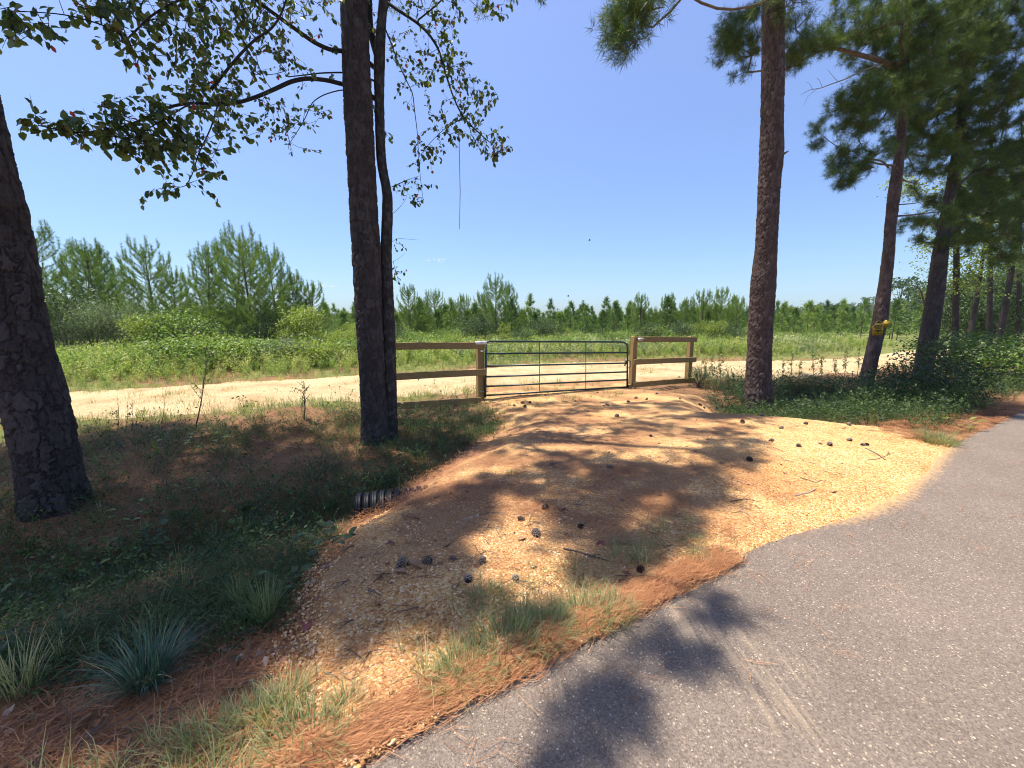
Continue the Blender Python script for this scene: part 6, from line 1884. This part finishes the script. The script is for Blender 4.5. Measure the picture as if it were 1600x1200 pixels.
# grass under the rails near the fence and gate post
x = rng.uniform(-3.2, .6, 1500); y = 6.9 + .447 * (x + 3.2) + rng.normal(.0, .8, 1500)
k = (sdist(x, y, DRIVE) < .25) & (sdist(x, y, ROAD) < -.1); x, y = x[k], y[k]
scatter('fence_grass', gb[:3] + [sp[0], sp[4]], np.stack([x, y, H(x, y)], -1), rots(len(x), .15), rng.uniform(.45, .85, len(x)), label='dark grass growing under the left rails', kind='stuff')

# field weeds beyond the track
def weed(seed, h=.8, m=None, flower=False):
    r = np.random.default_rng(seed); mb = MB(); P = []; D = []
    for s in range(7):
        a = r.uniform(0, 6.3); tip = np.array([math.cos(a) * h * .22, math.sin(a) * h * .22, h * r.uniform(.6, 1)])
        mb.add([(0, 0, 0), (.008, 0, 0), tip], tris=[(0, 1, 2)])
        for q in range(13):
            f = r.uniform(.2, 1); P.append(tip * f + r.normal(0, .02, 3)); D.append(unit(r.normal(0, 1, 3) + np.array([0, 0, .5])))
    P = np.array(P); V, T = leaves_geo(P, np.array(D), unit(r.normal(0, .5, P.shape) + np.array([0, 0, 1])), h * .13 * r.uniform(.6, 1.2, len(P)), .3, kind='tri')
    mb.add(V, tris=T)
    if flower:
        top = P[P[:, 2] > h * .6]; V, T = leaves_geo(top, unit(r.normal(0, 1, top.shape)), unit(r.normal(0, 1, top.shape)), .05, .8, kind='tri'); mb.add(V + np.array([0, 0, .05]), tris=T, m=1)
    return mb.mesh('weed', [m or M['goldenrod'], M['flower']])
wd = [weed(1), weed(2, .7), weed(3, .8, M['goldenrod'], True), weed(4, .75, M['shrub_grey'], True), weed(5, .8, M['shrub']), weed(6, .75, M['grass_dry']), weed(7, .6, M['grass_dry'])]
x, y = polar(26000, 10, 40, 62)
rd = sdist(x, y, ROAD); u, v = uv(x, y)
nzw = fbm(x * .16, y * .16, 91, 4)
far = (rd < -.2) & (v > 9)
pr = far * (.30 + .7 * sm(0, 4, -rd))
k = rng.uniform(0, 1, len(x)) < pr
x, y, nzw = x[k], y[k], nzw[k]; n_ = len(x)
rd = sdist(x, y, ROAD)
sc_ = rng.uniform(.6, 1.3, n_) * (.28 + .72 * sm(.3, 4.0, -rd)) * (1 + .0 * x)
pk = np.where(nzw > .05, rng.integers(2, 4, n_), np.where(rng.uniform(0, 1, n_) < .5, 0, rng.choice([1, 2, 4, 5, 6], n_, p=[.22, .2, .18, .22, .18])))
scatter('field_weeds', wd, np.stack([x, y, H(x, y)], -1), rots(n_, .1), sc_, pk, label='tall goldenrod and weeds filling the field beyond the track', kind='stuff')
x, y = polar(15000, 8, 40, 62)
rd = sdist(x, y, ROAD); u, v = uv(x, y)
pr = (v > 8) * np.where(rd > .5, .02 + .30 * sm(.02, .16, fbm(x * .5, y * .9, 95, 3)) + .12 * (x > 4), .8) * sm(-6, -1, rd)
k = rng.uniform(0, 1, len(x)) < pr; x, y = x[k], y[k]
fg = [blades(14, .26, .008, .7, 50 + i, M['grass_dry'], 2, base=.10) for i in range(2)] + [blades(14, .24, .008, .7, 52, M['grass'], 2, base=.10)]
scatter('field_grass', fg, np.stack([x, y, H(x, y)], -1), rots(len(x), .1), rng.uniform(.5, 1.2, len(x)), label='short dry grass at the sides of the sandy track', kind='stuff')

# ------------------------------------------------------------------ air
lo = float(np.min(Zg)) - 1.0
mb = MB(); zt_ = 40.0
mb.box((0, 235, (lo + zt_) / 2), (1100, 640, zt_ - lo))
hm = bpy.data.materials.new('haze'); hm.use_nodes = True; nt = hm.node_tree; nt.nodes.remove(nt.nodes['Principled BSDF'])
pv = nt.nodes.new('ShaderNodeVolumePrincipled'); pv.inputs['Color'].default_value = (.80, .90, 1.0, 1); pv.inputs['Density'].default_value = .00024
nt.links.new(pv.outputs[0], nt.nodes['Material Output'].inputs['Volume'])
obj('haze', mb.mesh('haze', [hm]), kind='stuff')

# two wisps of cloud low over the field
for px, py, w_, h_, lab in [(681, 407, 26, 8, 'tiny white cloud wisp right of the centre trunk'), (512, 447, 26, 7, 'tiny faint cloud wisp left of the centre trunk')]:
    c = at_depth(px, py, 1500); sc_ = 1500 / 620
    cl = thing('cloud', lab, 'cloud', c)
    mb = MB(); r_ = np.random.default_rng(px)
    import bmesh
    bm = bmesh.new()
    for q in range(9):
        rad = h_ * sc_ * r_.uniform(.22, .5)
        m_ = Matrix.Translation(Vector((r_.uniform(-.45, .45) * w_ * sc_, r_.uniform(-10, 10), r_.uniform(-.25, .25) * h_ * sc_))) @ Matrix.Diagonal((2.0, 1.2, .8, 1))
        bmesh.ops.create_icosphere(bm, subdivisions=2, radius=rad, matrix=m_)
    me = bpy.data.meshes.new('puff'); bm.to_mesh(me); bm.free()
    cm_ = bpy.data.materials.get('cloud_vapour')
    if cm_ is None:
        cm_ = bpy.data.materials.new('cloud_vapour'); cm_.use_nodes = True; nt = cm_.node_tree; nt.nodes.remove(nt.nodes['Principled BSDF'])
        pv = nt.nodes.new('ShaderNodeVolumePrincipled'); pv.inputs['Color'].default_value = (1, 1, 1, 1)
        nz_ = noise(nt, .06, 4, geo_pos(nt)).outputs[0]
        dn_ = math_(nt, 'MULTIPLY', ramp(nt, [(.42, (0, 0, 0)), (.75, (1, 1, 1))], nz_).outputs[0], .05)
        nt.links.new(dn_, pv.inputs['Density']); nt.links.new(pv.outputs[0], nt.nodes['Material Output'].inputs['Volume'])
    me.materials.append(cm_)
    obj('vapour', me, cl, kind='stuff')
single = [needle_mat(3, .12, 60 + i, 3.14, .06) for i in range(3)]
uu = rng.uniform(-1.5, 8, 160); vv = -np.abs(rng.normal(0, .35, 160)) - .02
x, y = xy(uu, vv)
scatter('stray_needles', single, np.stack([x, y, np.full(len(x), .014)], -1), rots(len(x), .02), rng.uniform(.7, 1.1, len(x)), label='stray pine needles blown onto the asphalt', kind='stuff')

uu = rng.uniform(-2.2, 2.2, 150); vv = rng.uniform(.04, .55, 150)
x, y = xy(uu, vv); kk = fbm(x * 2.2, y * 2.2, 141, 3) > -.02; x, y = x[kk], y[kk]
flatg = [blades(18, .20, .003, 1.25, 90 + i, M['grass_dry'], 3, base=.05, flop=.78) for i in range(2)] + [blades(14, .17, .003, 1.1, 93, M['grass'], 3, base=.05, flop=.8)]
scatter('dead_grass_thatch', flatg, np.stack([x, y, np.maximum(H(x, y), 0) + .02], -1), rots(len(x), .2), rng.uniform(.6, 1.15, len(x)), label='bent dry grass and thatch tangled along the asphalt edge', kind='stuff')
